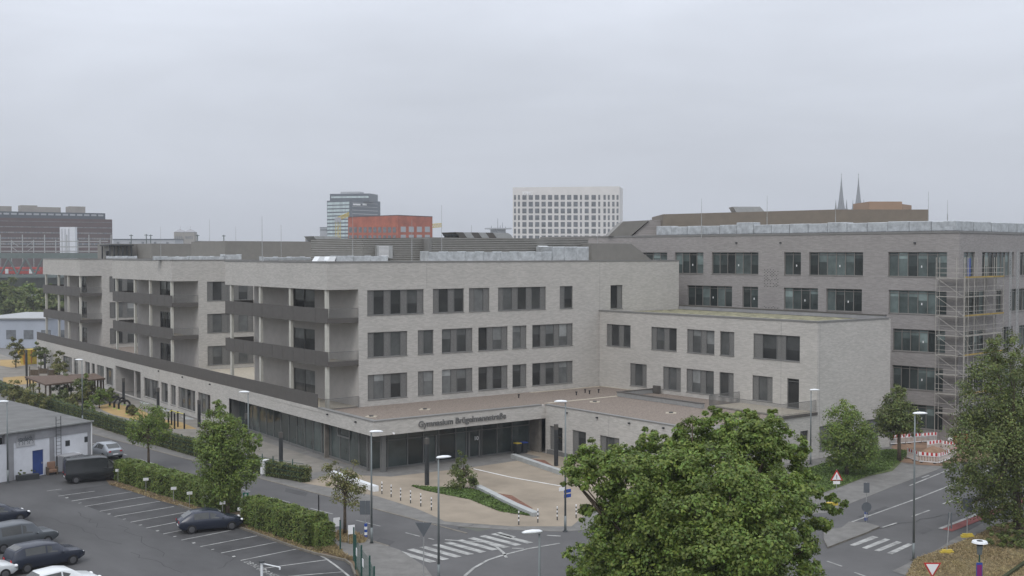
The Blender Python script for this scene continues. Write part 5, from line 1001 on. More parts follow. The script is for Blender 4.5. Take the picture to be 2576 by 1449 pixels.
# ------------------------------------------------------------------ vehicles
def car(label, loc, rz, paint, L_=4.4, W_=1.8, H_=1.48, kind='hatch', cat='car', name='parked_car', group='parked cars', seed=0):
    t = thing(name, label, cat, (0, 0, 0), group); hl, hw = L_/2, W_/2
    if kind == 'van': prof = [(-hl, .35, .95), (-hl+.03, 1.0, 1), (-hl+.06, H_-.15, .93), (-hl+.2, H_, .88), (hl-1.5, H_, .88), (hl-1.0, H_-.12, .9), (hl-.45, 1.15, .96), (hl-.05, .95, .9), (hl, .5, .85)]
    # body as stations along the length: (x, z_bottom, z_shoulder, z_roof, half width shoulder, half width roof)
    if kind == 'van': stn = [(-hl, .45, .95, H_-.25, .93, .84), (-hl+.12, .3, 1.0, H_-.04, 1, .87), (-hl+1.5, .28, 1.0, H_, 1, .88), (.4, .28, 1.0, H_, 1, .88), (hl-1.55, .28, 1.0, H_-.08, 1, .86), (hl-.85, .28, 1.0, 1.25, 1, .84), (hl-.25, .3, .95, 1.02, .95, .8), (hl, .42, .75, .8, .82, .7)]
    elif kind == 'suv': stn = [(-hl, .5, .85, 1.0, .88, .78), (-hl+.18, .34, .98, H_-.22, .97, .76), (-hl+.7, .3, 1.0, H_-.02, 1, .78), (-.2, .28, .98, H_, 1, .8), (.55, .28, .96, H_-.1, 1, .78), (1.15, .28, .95, 1.06, 1, .8), (hl-.4, .3, .88, .95, .96, .78), (hl, .45, .68, .74, .8, .66)]
    else: stn = [(-hl, .45, .78, .92, .86, .74), (-hl+.2, .3, .88, 1.0, .95, .72), (-hl+.95, .26, .9, H_-.05, 1, .72), (-.15, .24, .9, H_, 1, .74), (.5, .24, .88, H_-.12, 1, .72), (1.15, .24, .86, .96, 1, .78), (hl-.35, .26, .76, .82, .95, .76), (hl, .4, .56, .62, .78, .64)]
    rings = []
    for x, zb, zs, zt, ws, wr in stn:
        a, b = hw*ws, hw*wr; rings.append([(x, -a*.92, zb), (x, -a, zb+.15), (x, -a, zs-.1), (x, -a*.97, zs), (x, -b, zt-.06), (x, -b*.85, zt), (x, b*.85, zt), (x, b, zt-.06), (x, a*.97, zs), (x, a, zs-.1), (x, a, zb+.15), (x, a*.92, zb)])
    k = MB(); k.loft(rings); bo = k.build('body', paint, t, smooth=True, fix=True)
    m_ = bo.modifiers.new('b', 'EDGE_SPLIT'); m_.split_angle = R(35)
    # glazing: slightly proud quads between shoulder and roof
    def gl(i0, i1, f0, f1, side, nm):
        r0, r1 = rings[i0], rings[i1]; lo, hi = (3, 4) if side < 0 else (8, 7)
        def P(r, tt): a, b = Vector(r[lo]), Vector(r[hi]); return a.lerp(b, tt)
        q = [P(r0, .12).lerp(P(r1, .12), f0), P(r0, .12).lerp(P(r1, .12), f1), P(r0, .9).lerp(P(r1, .9), f1), P(r0, .9).lerp(P(r1, .9), f0)]; off = Vector((0, side*.012, .004)); k = MB(); q = [p+off for p in q]; k.quad(*(q if side < 0 else q[::-1])); k.build(nm, M_glass, t, cols=[.8])
    for sd in (-1, 1):
        if kind == 'van': gl(4, 5, .1, .75, sd, 'side_window')
        else: gl(2, 3, .05, .95, sd, 'side_window'); gl(3, 5, .03, .5, sd, 'side_window')
    def cross(i0, i1, f0, f1, nm):
        r0, r1 = rings[i0], rings[i1]; def_ = lambda r, j: Vector(r[j]); A, B, C_, D_ = def_(r0, 5), def_(r0, 6), def_(r1, 6), def_(r1, 5)
        n_ = (C_-A).cross(B-A).normalized(); n_ = n_ if n_.z > 0 else -n_; q = [A.lerp(D_, f0), B.lerp(C_, f0), B.lerp(C_, f1), A.lerp(D_, f1)]; q = [p+n_*.012 for p in q]; k = MB(); k.quad(*q); k.build(nm, M_glass, t, cols=[.9], fix=False)
    if kind == 'van': cross(4, 5, .1, .95, 'windscreen')
    else: cross(4, 5, .05, .95, 'windscreen'); cross(1, 2, .15, .9, 'rear_window')
    for x in (-hl+.82, hl-.85):
        for sd in (-1, 1):
            k = MB(); k.tube((x, sd*(hw-.2), .32), (x, sd*(hw+.01), .32), .32, .32, 20); wo_ = k.build('wheel', M_black, t); k = MB(); k.tube((x, sd*(hw+.011), .32), (x, sd*(hw+.02), .32), .2, .18, 14); k.build('rim', M_rim, wo_)
    for sd in (-1, 1):
        k = MB(); k.ell((hl-.08, sd*hw*.62, .66 if kind != 'van' else .8), .1, .2, .07, 8, 5); k.build('headlight', M_signw, t, smooth=True); k = MB(); k.box(-hl-.012, sd*hw*.6-.1, .75, -hl+.1, sd*hw*.6+.12, .88); k.build('tail_light', M_signr, t)
        k = MB(); k.ell((.75, sd*(hw+.09), .98 if kind != 'van' else 1.15), .07, .1, .07, 8, 5); k.build('mirror', paint, t, smooth=True)
    k = MB(); k.box(-hl-.01, -.26, .5, -hl+.02, .26, .61); k.build('number_plate', M_signw, t)
    t.location = (loc[0], loc[1], G); t.rotation_euler = (0, 0, rz); return t
M_rim = mat('wheel rim', (.12, .12, .125), .4, .05, 3, metal=.5)
P_dark = mat('dark blue car paint', (.015, .02, .035), .25, .02, 1, spec=.6); P_sil = mat('silver car paint', (.32, .34, .36), .3, .02, 1, metal=.4, spec=.6); P_wht = mat('white car paint', (.6, .62, .62), .3, .02, 1, spec=.6); P_blk = mat('black car paint', (.012, .014, .015), .25, .02, 1, spec=.6); P_gry = mat('grey car paint', (.09, .1, .11), .3, .02, 1, metal=.3, spec=.6)
car('dark blue hatchback parked in a bay in front of the hedge', at(528, 1332), R(-12), P_dark)
car('black panel van with its back to the camera beside the white shed', at(238, 1208), R(-8), P_blk, 4.9, 1.95, 2.1, 'van', 'van', 'parked_van')
car('small white car standing against the shed beside the black van', at(190, 1182), R(-70), P_wht, 3.7, 1.65, 1.5, name='parked_car')
car('silver estate car on the street just beyond the shed', at(264, 1149), R(97), P_sil, 4.6, 1.82, 1.5)
car('grey off-road car among the cars at the lower left', at(50, 1376), R(10), P_gry, 4.6, 1.9, 1.75, 'suv')
car('dark car cut by the left edge of the picture', at(-10, 1318), R(10), P_dark, 4.4, 1.8, 1.5)
car('dark blue car behind the white one at the lower left', at(112, 1425), R(8), P_dark, 4.5, 1.85, 1.6, 'suv')
car('white car nearest the camera at the lower left', at(150, 1492), R(8), P_wht, 4.4, 1.8, 1.5)
car('white car showing only its nose at the bottom left corner', at(-60, 1462), R(8), P_wht, 4.4, 1.8, 1.5)

# ------------------------------------------------------------------ building site on the right
def barrier(label, p, q, grp='red and white safety barriers'):
    t = thing('safety_barrier', label, 'barrier', (*p, G), grp); l = math.dist(p, q); k = MB()
    k.wbox(p, q, .02, l-.02, G+.08, G+.14, -.02, .02); k.wbox(p, q, .02, l-.02, G+.62, G+.66, -.02, .02)
    n = 12
    for i in range(n+1): k.wbox(p, q, .02+(l-.1)*i/n, .05+(l-.1)*i/n, G+.142, G+.618, -.012, .012)
    for u in (.02, l-.08): k.wbox(p, q, u, u+.06, G+.662, G+.98, -.02, .02)
    k.build('grid', M_signw, t); k = MB(); k.cur = 0
    for i in range(8): k.cur = i % 2; k.wbox(p, q, .085+(l-.17)*i/8, .085+(l-.17)*(i+1)/8, G+.68, G+.96, -.02, .01)
    k.build('striped_board', [M_signw, M_signr], t)
    for u in (.3, l-.3): k = MB(); k.wbox(p, q, u-.1, u+.1, G, G+.078, -.35, .35); k.build('foot', M_black, t)
bs = [((1515, 303), (1715, 320), 'front run facing the road, left panel'), ((1718, 320), (1812, 285), 'right run, nearest panel'), ((1815, 283), (1895, 248), 'right run, farther panel'), ((1400, 262), (1508, 300), 'pale left run beside the path'), ((1600, 195), (1745, 175), 'back run, left panel'), ((1750, 185), (1890, 200), 'back run, right panel'), ((1230, 130), (1380, 118), 'blurred rear row, leftmost'), ((1385, 118), (1540, 105), 'blurred rear row, middle'), ((1545, 105), (1700, 95), 'blurred rear row, rightmost')]
for p, q, lb in bs: a, b = Q('4', p, q); barrier('red and white plastic barrier, '+lb, a, b)
a = at(*zq('4', 1660, 230)); k = MB(); rings = []
for i in range(5):
    f = (1-i/4)**.8; rings.append([(a[0]+math.cos(j*.63)*2.2*f*(1+.15*math.sin(j*3)), a[1]+math.sin(j*.63)*1.6*f*(1+.15*math.cos(j*5)), G+i*.22) for j in range(10)])
k.loft(rings); tag(k.build('soil_heap', MATS['site soil'], smooth=True, fix=True), 'heap of brown soil inside the barrier ring', 'heap')
for i, (x, y, s_) in enumerate(((1820, 80, .55), (1850, 100, .5), (1890, 90, .5), (1865, 60, .4))):
    a = at(*zq('4', x, y)); k = MB(); k.ell((a[0], a[1], G+s_*.5), s_, s_*.8, s_*.5, 10, 6); tag(k.build('white_sack', M_signw, smooth=True), 'white building sack lying before the scaffold, %s from the left' % ['first', 'second', 'fourth', 'third'][i], 'sack', 'white sacks before the scaffolding')
for i, (x, y, m, lb) in enumerate(((1380, 40, M_orange, 'orange stack of bricks behind the barriers, left one'), (1560, 35, M_redb, 'red stack of bricks behind the barriers, middle one'), (1780, 60, M_yel, 'yellow pallet stack behind the barriers, right one'), (1930, 70, M_orange, 'orange crate by the scaffold foot'), (1940, 120, M_orange, 'orange warning beacon box beside the tree'))):
    a = at(*zq('4', x, y)); t = thing('material_stack', lb, 'pallet', (*a, G), 'building material on the site'); k = MB(); k.box(a[0]-.8, a[1]-.5, G, a[0]+.8, a[1]+.5, G+.12); k.build('pallet', M_bark, t); k = MB()
    for j in range(3): k.box(a[0]-.75+j*.02, a[1]-.45, G+.122+j*.3, a[0]+.75-j*.03, a[1]+.45, G+.41+j*.3)
    k.build('load', m, t)

# ------------------------------------------------------------------ trees, hedges, fences
T = []
big = [(1484, 1135, 34, 1), (1475, 1170, 52, 1), (1450, 1205, 40, 0), (1530, 1190, 60, 0), (1545, 1140, 26, 1), (1632, 1100, 30, 1), (1625, 1140, 52, 1), (1600, 1210, 80, -1), (1712, 1105, 26, 1), (1735, 1150, 55, 1), (1790, 1040, 24, 2), (1805, 1075, 48, 2), (1880, 1055, 36, 2), (1945, 1050, 28, 2), (1940, 1085, 50, 2), (1870, 1120, 70, 1), (1990, 1130, 42, 1), (1960, 1170, 70, 1), (1700, 1200, 80, 0), (1800, 1190, 80, -1), (1850, 1250, 90, -2), (1950, 1260, 85, -1), (2030, 1225, 45, 0), (2095, 1262, 34, 0), (2060, 1300, 40, 0), (1740, 1300, 95, -2), (1640, 1310, 80, -1), (1545, 1280, 60, 0), (1490, 1290, 35, 0), (1880, 1370, 100, -3), (1990, 1360, 65, -1), (2040, 1400, 38, 0), (1780, 1400, 90, -3), (1530, 1370, 70, 0), (1470, 1410, 55, 0), (1620, 1430, 90, -1), (1730, 1490, 100, -2), (1870, 1480, 100, -2), (1980, 1460, 90, -1), (1460, 1500, 60, 0), (1560, 1510, 90, 0), (1700, 1260, 120, 3), (1850, 1330, 130, 3), (1600, 1340, 100, 3), (1900, 1220, 80, 3), (1700, 1420, 150, 3), (1900, 1440, 120, 3), (1530, 1440, 90, 3), (1780, 1130, 50, 3), (1665, 1128, 48, 2), (1712, 1118, 42, 1), (1752, 1098, 52, 1), (1655, 1175, 75, 1), (1560, 1160, 48, 1), (1840, 1085, 60, 1), (1905, 1095, 60, 1), (1500, 1165, 50, 1)]
bc = far(1760, 1300, 45)
tree('huge bright green maple filling the lower right foreground', (bc[0], bc[1]), 4.5, [plobe(x, y, r, 45, .9, dr*1.2) for x, y, r, dr in big], 190000, .135, M_leaf, .34, seed=11, clump=.31, limbs=110, shell=.6, per=75)
R_ = [(2530, 880, 45, 0), (2500, 940, 60, 0), (2560, 960, 80, 2), (2470, 1010, 65, 0), (2540, 1060, 90, 0), (2450, 1090, 60, 0), (2500, 1140, 100, -1), (2420, 1180, 42, 0), (2590, 1150, 110, 2), (2460, 1230, 70, 0), (2560, 1240, 80, 0), (2500, 1275, 45, 0), (2620, 1000, 100, 3), (2640, 1100, 120, 0)]
stree('tall dark green linden at the right edge of the picture', 2562, 1345, R_, 62000, .155, m=M_leafd, seed=21, r=.3, h0=3.0, clump=.36, limbs=40, per=50)
stree('dark rounded bush at the foot of the right edge tree', 2540, 1375, [(2515, 1345, 35, 0), (2560, 1350, 40, 0), (2600, 1340, 45, 0)], 5000, .13, m=M_leafd, seed=22, name='bush', cat='bush', h0=.3, r=.05, limbs=6)
stree('young broad green tree on the verge before the annex end wall', 2130, 1196, [(2128, 1030, 26, 0), (2115, 1060, 42, 0), (2150, 1075, 42, 0), (2100, 1095, 42, 0), (2140, 1115, 58, 0), (2180, 1115, 35, 0), (2105, 1135, 38, 0), (2185, 1140, 30, 0), (2150, 1145, 38, 0)], 15000, .17, seed=23, h0=2.2, clump=.4, per=45)
stree('dark green young tree farther along, before the grey brown building', 2262, 1160, [(2257, 985, 20, 0), (2255, 1015, 32, 0), (2240, 1045, 36, 0), (2270, 1050, 40, 0), (2235, 1075, 28, 0), (2290, 1070, 28, 0)], 10000, .18, m=M_leafd, seed=24, h0=2.5, clump=.42, per=45)
stree('tall bushy green tree rising out of the end of the hedge', 572, 1292, [(545, 1030, 22, 0), (548, 1060, 34, 0), (530, 1090, 32, 0), (570, 1095, 40, 0), (600, 1080, 28, 0), (520, 1120, 34, 0), (550, 1140, 50, 0), (595, 1130, 42, 0), (635, 1110, 22, 0), (530, 1175, 38, 0), (575, 1185, 48, 0), (560, 1220, 46, 0), (610, 1190, 36, 0), (535, 1245, 30, 0), (640, 1160, 18, 0)], 30000, .14, seed=25, h0=1.0, clump=.4, limbs=40, per=45)
stree('small round crowned street tree between hedge and roadway', 374, 1178, [(365, 1040, 26, 0), (395, 1055, 30, 0), (345, 1070, 26, 0), (375, 1085, 38, 0), (410, 1085, 24, 0), (340, 1095, 20, 0)], 6500, .15, seed=26, h0=2.6, clump=.42, r=.1, per=35)
stree('thin sparse street tree with bare fan of branches before the forecourt', 868, 1348, [(840, 1185, 24, 0), (880, 1180, 26, 0), (860, 1215, 44, 0), (905, 1215, 26, 0), (825, 1225, 26, 0), (880, 1240, 36, 0)], 2600, .14, m=M_leafy, seed=27, h0=2.9, clump=.5, limbs=46, r=.1, shell=.4)
stree('slender conifer like tree in the forecourt planting bed', 1166, 1230, [(1160, 1135, 9, 0), (1160, 1155, 15, 0), (1158, 1180, 22, 0), (1150, 1205, 28, 0), (1175, 1200, 22, 0), (1190, 1215, 14, 0)], 4500, .13, seed=28, m=M_leafd, h0=.5, r=.06, clump=.4)
def sp(x, y): return at(x, y)
ha, hb_ = (KW(98)[0]-2.8, 98), at(560, 1285)
ha = at(292, 1208); hb_ = at(566, 1292)
hedge('hedge', 'long clipped green hedge between the parking bays and the street', (hb_[0]+.55, hb_[1]), (ha[0]+.55, ha[1]), 1.5, 1.75, 30000, seed=31, size=.15)
h2a, h2b = at(612, 1318), at(782, 1374)
hedge('hedge', 'thick clipped hedge block right of the parked dark blue car', (h2b[0]+.5, h2b[1]), (h2a[0]+.6, h2a[1]), 1.6, 1.9, 16000, seed=32, size=.14)
h3 = at(811, 1382)
hedge('hedge', 'small narrow clipped shrub by the tall green post', (h3[0]+.2, h3[1]-.3), (h3[0]+.2, h3[1]+.9), 1.0, 1.65, 3500, seed=33, size=.12)
# planted mesh fence on the far side of the street
pf = [at(*zq('1', 930, -75)), at(*zq('1', 1500, 105)), at(*zq('1', 1960, 235)), at(*zq('2', 170, 445)), at(*zq('2', 520, 505))]
pf = [(40.6, 200), (40.2, 160)]+pf
for i, (a, b) in enumerate(zip(pf, pf[1:])):
    if i == 0: n_ = 9000
    else: n_ = int(math.dist(a, b)*340)
    nm = ['far left stretch', 'left stretch behind the shed roof', 'stretch beside the climbing arches', 'stretch beside the pull-up bars', 'stretch behind the tall hedge tree', 'right stretch ending at the forecourt'][i]
    t = hedge('planted_fence', 'mesh fence overgrown with climbing plants, '+nm, b, a, .8, 1.5 if i < 4 else 1.25, n_, M_leafd, seed=40+i, size=.15, cat='fence')
    l = math.dist(a, b); k = MB()
    for j in range(int(l/2.5)+1): k.wbox(a, b, j*2.5, j*2.5+.06, G, G+1.75, -.03, .03)
    for z in (.4, .8, 1.2, 1.6): k.wbox(a, b, 0, l, G+z, G+z+.03, -.45, -.43)
    k.build('steel_mesh', M_green, t)
rnd = random.Random(77)
bl = [('A', 650, 700, 26, 'olive green shrub tree left of the timber shelter'), ('A', 130, 790, 34, 'broad yellowish shrub above the white shed roof at far left'), ('A', 330, 830, 34, 'broad yellowish shrub above the shed roof, second from the left'), ('A', 620, 830, 28, 'green shrub below the timber shelter'), ('A', 770, 860, 26, 'green shrub in front of the shelter posts'), ('A', 1000, 830, 24, 'dark green shrub at the right end of the shelter'), ('A', 1100, 800, 20, 'upright bright green shrub by the porch'), ('A', 900, 780, 24, 'dark green shrub under the shelter roof edge'), ('A', 870, 960, 22, 'loose green shrub behind the planted fence'), ('A', 1560, 1020, 20, 'small feathery tree beside the ochre play area'), ('A', 1330, 960, 12, 'thin young plant between the climbing arches')]
for i, (q, x, y, r, lb) in enumerate(bl):
    px, py = zq(q, x, y); b = at(px, py+r*1.15); D = b[0]*math.sin(YAW)+b[1]*math.cos(YAW)
    tree(lb, b, .6, [plobe(px+dx*r, py+dy*r, r*s_, D) for dx, dy, s_ in ((0, 0, .8), (-.6, .3, .6), (.6, .25, .6), (.1, -.55, .5))], 2200, .2, [M_leafd, M_leafy, M_leaf][i % 3 if i not in (1, 2) else 1], .06, seed=60+i, name='shrub', cat='shrub', limbs=12, clump=.4)
yt = [(40, 870, 'slim young tree in the yard at the far left edge'), (103, 880, 'young tree before the pale hall, right of the yellow skip'), (150, 905, 'young tree at the left end of the low brick block'), (210, 960, 'young tree rising behind the shelter roof')]
for i, (x, y, lb) in enumerate(yt):
    b = at(x, y+55); D = b[0]*math.sin(YAW)+b[1]*math.cos(YAW); tree(lb, b, 2, [plobe(x, y-12, 12, D), plobe(x-6, y+6, 16, D), plobe(x+9, y+10, 14, D), plobe(x+2, y+26, 15, D)], 1500, .28, M_leafd if i % 2 else M_leafy, .08, seed=80+i, limbs=10, clump=.5)

# ------------------------------------------------------------------ left background: trees, hall, railway bridge, train
gt = [(-20, 770, 60), (20, 745, 45), (45, 790, 45), (70, 745, 34), (85, 780, 40), (105, 755, 34), (128, 745, 30), (120, 790, 34), (150, 760, 34), (150, 800, 30), (180, 790, 30), (10, 800, 45), (230, 790, 30)]
for i, (x, y, r) in enumerate(gt):
    D = 330+rnd.uniform(-15, 25); b = far(x, 900, D); lb = 'dense green tree below the railway bridge, %s of the row' % (ords+['thirteenth'])[i]
    tree(lb, (b[0], b[1]), 1.5, [plobe(x+dx*r, y+dy*r, r*s_, D) for dx, dy, s_ in ((0, 0, .9), (-.6, .4, .6), (.6, .3, .6), (0, -.6, .5))], 3200, .75, M_leafd if i % 3 else M_leaf, .4, seed=100+i, limbs=8, clump=.4, group='trees below the railway bridge', name='broadleaf_tree')
def upright(x0, x1, y0, y1, D, dep, k, skew=0):       # axis box facing the camera between sight lines
    p, q = far(x0, y0, D), far(x1, y0, D+skew); zb = max(G, far(x0, y1, D)[2]) if y1 is not None else G; dx, dy = math.sin(YAW)*dep, math.cos(YAW)*dep
    k.hexa([(p[0], p[1]), (q[0], q[1]), (q[0]+dx, q[1]+dy), (p[0]+dx, p[1]+dy)], zb, p[2]); return p, q, zb
def wbase(x0, x1, D, skew=0):
    p, q = far(x0, 640, D), far(x1, 640, D+skew); return (p[0], p[1]), (q[0], q[1])
p, q = wbase(-60, 113, 240); t = thing('storage_hall', 'low pale blue grey hall with a wide flat roof at the far left', 'hall', (*p, G)); k = MB(); z = far(50, 800, 240)[2]; k.wbox(p, q, 0, math.dist(p, q), G, z-.25, 0, 25); k.build('wall', M_hall, t); k = MB(); k.wbox(p, q, -.4, math.dist(p, q)+.4, z-.24, z, -.4, 25.4); k.build('roof', M_galv, t)
for i in range(4): k = MB(); k.wbox(p, q, 6+i*3.6, 8+i*3.6, 1.5, 3.4, -.05, .05); k.build('window', M_tint, t)
a = far(74, 858, 205); t = thing('yellow_skip', 'yellow skip standing before the pale hall', 'skip', (a[0], a[1], G)); k = MB(); k.loft([[(a[0]-1.2, a[1]-.9, G), (a[0]+1.2, a[1]-.9, G), (a[0]+1.2, a[1]+.9, G), (a[0]-1.2, a[1]+.9, G)], [(a[0]-1.9, a[1]-1.1, G+2.6), (a[0]+1.9, a[1]-1.1, G+2.6), (a[0]+1.9, a[1]+1.1, G+2.6), (a[0]-1.9, a[1]+1.1, G+2.6)]]); k.build('body', M_yel, t, fix=True)
k = MB()
for dx in (-1.2, 0, 1.2): k.box(a[0]+dx-.06, a[1]-1.2, G+.2, a[0]+dx+.06, a[1]-1.02, G+2.5)
k.build('ribs', M_orange, t)
# embankment, bridge, gantries, train (about 560 m away)
DB = 560; zd = far(50, 692, DB)[2]
p, q = wbase(-200, 330, DB); k = MB(); k.wbox(p, q, 0, math.dist(p, q), G, zd-1.2, 6, 30); tag(k.build('embankment', mat('railway embankment', (.08, .09, .06), .95, .3, .1)), None, None, kind='structure')
t = thing('railway_bridge', 'grey green steel truss railway bridge at the left', 'bridge', (*p, G)); l = math.dist(p, q); U = lambda x: (x+200)/530*l
k = MB(); k.wbox(p, q, 0, l, zd-1.2, zd, -2, 12); k.build('deck', M_bridge, t); zg0, zg1 = far(50, 650, DB)[2], far(50, 636, DB)[2]
k = MB(); k.wbox(p, q, U(-200), U(255), zg0, zg1, -1.6, -.9); k.wbox(p, q, U(-200), U(255), zg0+.5, zg1-.4, 9, 9.6); k.build('top_girder', M_bridge, t)
xs = list(range(-40, 260, 43))
for i, x in enumerate(xs):
    for dx in (-21, 21):
        k = MB(); a0 = wp(p, q, U(x), -1.3); a1_ = wp(p, q, U(x+dx), -1.3); z0_ = zd if x < 110 else far(x, 652, DB)[2]
        if x < 110: k.tube((*a0, zd), (*a1_, zg0), .45, .45, 6); k.build('diagonal', M_bridge, t)
t = thing('overhead_line_frames', 'grid of steel masts and cross beams over the railway tracks', 'gantry', (*p, G)); 
for yy, tall in ((607, 1), (621, 0), (632, 0)):
    z_ = far(50, yy, DB)[2]; k = MB(); k.wbox(p, q, U(-60), U(266), z_-.22, z_+.22, 3, 3.4); k.build('cross_beam', M_galv, t)
for i, x in enumerate(range(-33, 280, 28)):
    yt_ = 590 if i % 2 else 603; z_ = far(x, yt_, DB)[2]; k = MB(); k.wbox(p, q, U(x)-.18, U(x)+.18, zd, z_, 2.5, 2.9); k.build('mast', M_galv, t)
for x0 in (25, 60):
    for y0_, y1_ in ((607, 620), (621, 634)):
        k = MB(); s_ = 1 if x0 == 25 else -1; a0 = wp(p, q, U(x0-2 if s_ > 0 else x0+18), 2.7); a1_ = wp(p, q, U(x0+16 if s_ > 0 else x0), 2.7); k.tube((*a0, far(50, y0_, DB)[2]), (*a1_, far(50, y1_, DB)[2]), .15, .15, 5); k.build('brace', M_galv, t)
for i, (x, yy) in enumerate(((330, 590), (368, 589), (379, 590), (497, 590), (563, 591))):
    a = far(x, yy, 520); t = thing('catenary_mast', 'thin railway mast seen above the school roof, %s from the left' % ords[i], 'mast', (a[0], a[1], G), 'railway masts behind the school'); k = MB(); k.tube((a[0], a[1], G), a, .28, .22, 6); k.build('pole', M_bridge, t); k = MB(); k.box(a[0]-.8, a[1]-.2, a[2]-.6, a[0]+.8, a[1]+.2, a[2]-.3); k.build('crossarm', M_bridge, t)
t = thing('regional_train', 'red regional train crossing the railway bridge', 'train', (*p, zd)); k = MB(); zt0 = far(50, 672, DB)[2]; k.wbox(p, q, U(-150), U(101), zd+.5, zt0, 1.2, 4.1); k.build('body', M_train, t, bevel=.25); k = MB(); k.wbox(p, q, U(-149), U(100), zt0-.35, zt0+.02, 1.5, 3.8); k.build('roof', M_signr, t)
for x in range(-10, 95, 10):
    k = MB(); 
    if x in (10, 70): k.wbox(p, q, U(x), U(x+8), zd+.7, zt0-.9, 1.13, 1.19); k.build('door', M_lampw, t)
    else: k.wbox(p, q, U(x), U(x+8.5), zd+2.0, zt0-1.1, 1.13, 1.19); k.build('window', M_tint, t)

# ------------------------------------------------------------------ distant buildings
def block(name, label, x0, x1, y0, D, m, dep=30, skew=0, cat='building', zb=G):
    p, q = wbase(x0, x1, D, skew); t = thing(name, label, cat, (*p, G)); z = far((x0+x1)/2, y0, D+skew/2)[2]; k = MB(); k.wbox(p, q, 0, math.dist(p, q), zb, z, 0, dep); k.build('facade', m, t); return t, p, q, z
def grid(t, p, q, D, cols, rows, m, name='window', dd=-.12, limit=100):
    """individual windows; cols = x pairs, rows = y pairs, both sighted on the facade"""
    l = math.dist(p, q); n = 0; rest = MB()
    for (y0, y1) in rows:
        for (x0, x1) in cols:
            s0_, z1_ = onp(x0, y0, p, q); s1_, z0_ = onp(x1, y1, p, q); k = MB() if n < limit else rest; k.wbox(p, q, s0_, s1_, z0_, z1_, dd, .1); n += 1
            if n <= limit: k.build(name, m, t)
    if rest.f: rest.build('windows', m, t)['kind'] = 'stuff'
# brown office slab
t, p, q, z = block('office_slab', 'long dark brown office block with ribbon windows at the far left', -160, 283, 548.5, 650, M_brown, 14, 55); k = MB(); s0_ = onp(266, 540, p, q)[0]; zt_ = far(50, 528, 650)[2]; k.wbox(p, q, 0, s0_, z+.01, zt_, 1, 17); k.build('top_storey', M_towerd, t)
for i in range(5):
    y0 = 552.5+i*14.2; s0_, z1_ = onp(-155, y0, p, q); s1_, z0_ = onp(281, y0+8, p, q); k = MB(); k.wbox(p, q, s0_, s1_, z0_, z1_, -.15, .1); rb = k.build('ribbon_window', M_tint, t); k = MB(); rr = random.Random(i)
    for j in range(110):
        if rr.random() < .55: u = s0_+(s1_-s0_)*j/110; k.wbox(p, q, u, u+rr.uniform(.25, .6), z0_+.1, z1_-.1, -.2, -.151)
    k.build('mullions', M_stone, rb)
for x0, x1, yy in ((-30, 32, 517), (57, 97, 515.5), (97, 156, 520), (178, 218, 518.5)):
    s0_, z1_ = onp(x0, yy, p, q); s1_, _z = onp(x1, yy, p, q); k = MB(); k.wbox(p, q, s0_, s1_, zt_+.01, z1_, 3, 12); k.build('roof_plant', M_stone, t)
s0_, z1_ = onp(-150, 532, p, q); s1_, z0_ = onp(264, 544, p, q)
for j in range(22): u = s0_+(s1_-s0_)*j/22; k = MB(); k.wbox(p, q, u+.4, u+3.4, z0_, z1_, .85, 1.1); k.build('window', M_farm, t)
t, p, q, z = block('white_shaft_building', 'bright white windowless cube in front of the brown office block', 151, 189, 571, 590, M_white, 3); k = MB(); 
for u, w_ in ((1.0, .25), (4.4, .35), (2.6, .2)): k = MB(); k.wbox(p, q, u, u+w_, G+8, z-1, -.3, 0); k.build('pipe', M_farm, t)
# twin towered church
DC = 900
t = thing('twin_tower_church', 'pale stone church with two gabled towers seen above the roof', 'church', (*wbase(438, 489, DC)[0], G))
for x0, x1 in ((438, 463.2), (463.8, 489)):
    p, q = wbase(x0, x1, DC); l = math.dist(p, q); z = far(450, 584, DC)[2]; za = far(450, 575.5, DC)[2]; k = MB(); k.wbox(p, q, 0, l, G, z, 0, l); tw = k.build('tower', M_stone, t)
    A = [(*wp(p, q, u, d), z+.02) for u, d in ((-.2, -.2), (l+.2, -.2), (l+.2, l+.2), (-.2, l+.2))]; c = (*wp(p, q, l/2, l/2), za); k = MB()
    for i in range(4): k.quad(A[i], A[(i+1) % 4], c)
    k.build('roof', M_greyc, tw); k = MB(); k.tube(c, (c[0], c[1], c[2]+2), .12, .1, 5); k.build('finial', M_farm, tw)
    for i in range(4): k = MB(); k.wbox(p, q, l*(.14+.2*i), l*(.24+.2*i), far(0, 601, DC)[2], far(0, 594, DC)[2], -.2, .1); k.build('belfry_opening', M_tint, tw)
# glass tower
t, p, q, z = block('glass_tower', 'tall banded glass office tower behind the red brick block', 823, 885, 504, 1100, M_towerd, 40, -18); p2, q2 = wbase(885, 950, 1082, 22); q2 = wbase(950, 951, 1112)[0]; k = MB(); k.wbox(p2, q2, 0, math.dist(p2, q2), G, far(900, 506, 1090)[2], .1, 30); k.build('side_facade', M_towerd, t)
p3, q3 = wbase(829, 929, 1100, -8); k = MB(); k.wbox(p3, q3, 0, math.dist(p3, q3), z-1, far(880, 487, 1096)[2], 1.5, 26); k.build('penthouse', M_towerd, t); k = MB(); k.wbox(p3, q3, 9, 28, far(880, 486.9, 1096)[2], far(880, 481.5, 1096)[2], 6, 18); k.build('roof_machinery', M_farm, t)
for i in range(11):
    y0 = 509.5+i*9.0
    for a_, b_, m_, e0, e1 in ((p, q, M_towerl, 824, 879), (p2, q2, M_tint if 0 else M_farm, 886, 949)):
        s0_, z1_ = onp(e0, y0, a_, b_); s1_, z0_ = onp(e1, y0+4.3, a_, b_); k = MB(); k.wbox(a_, b_, s0_, s1_, z0_, z1_, -.5, .1); k.build('glass_band', M_towerl if a_ is p else M_farm, t)
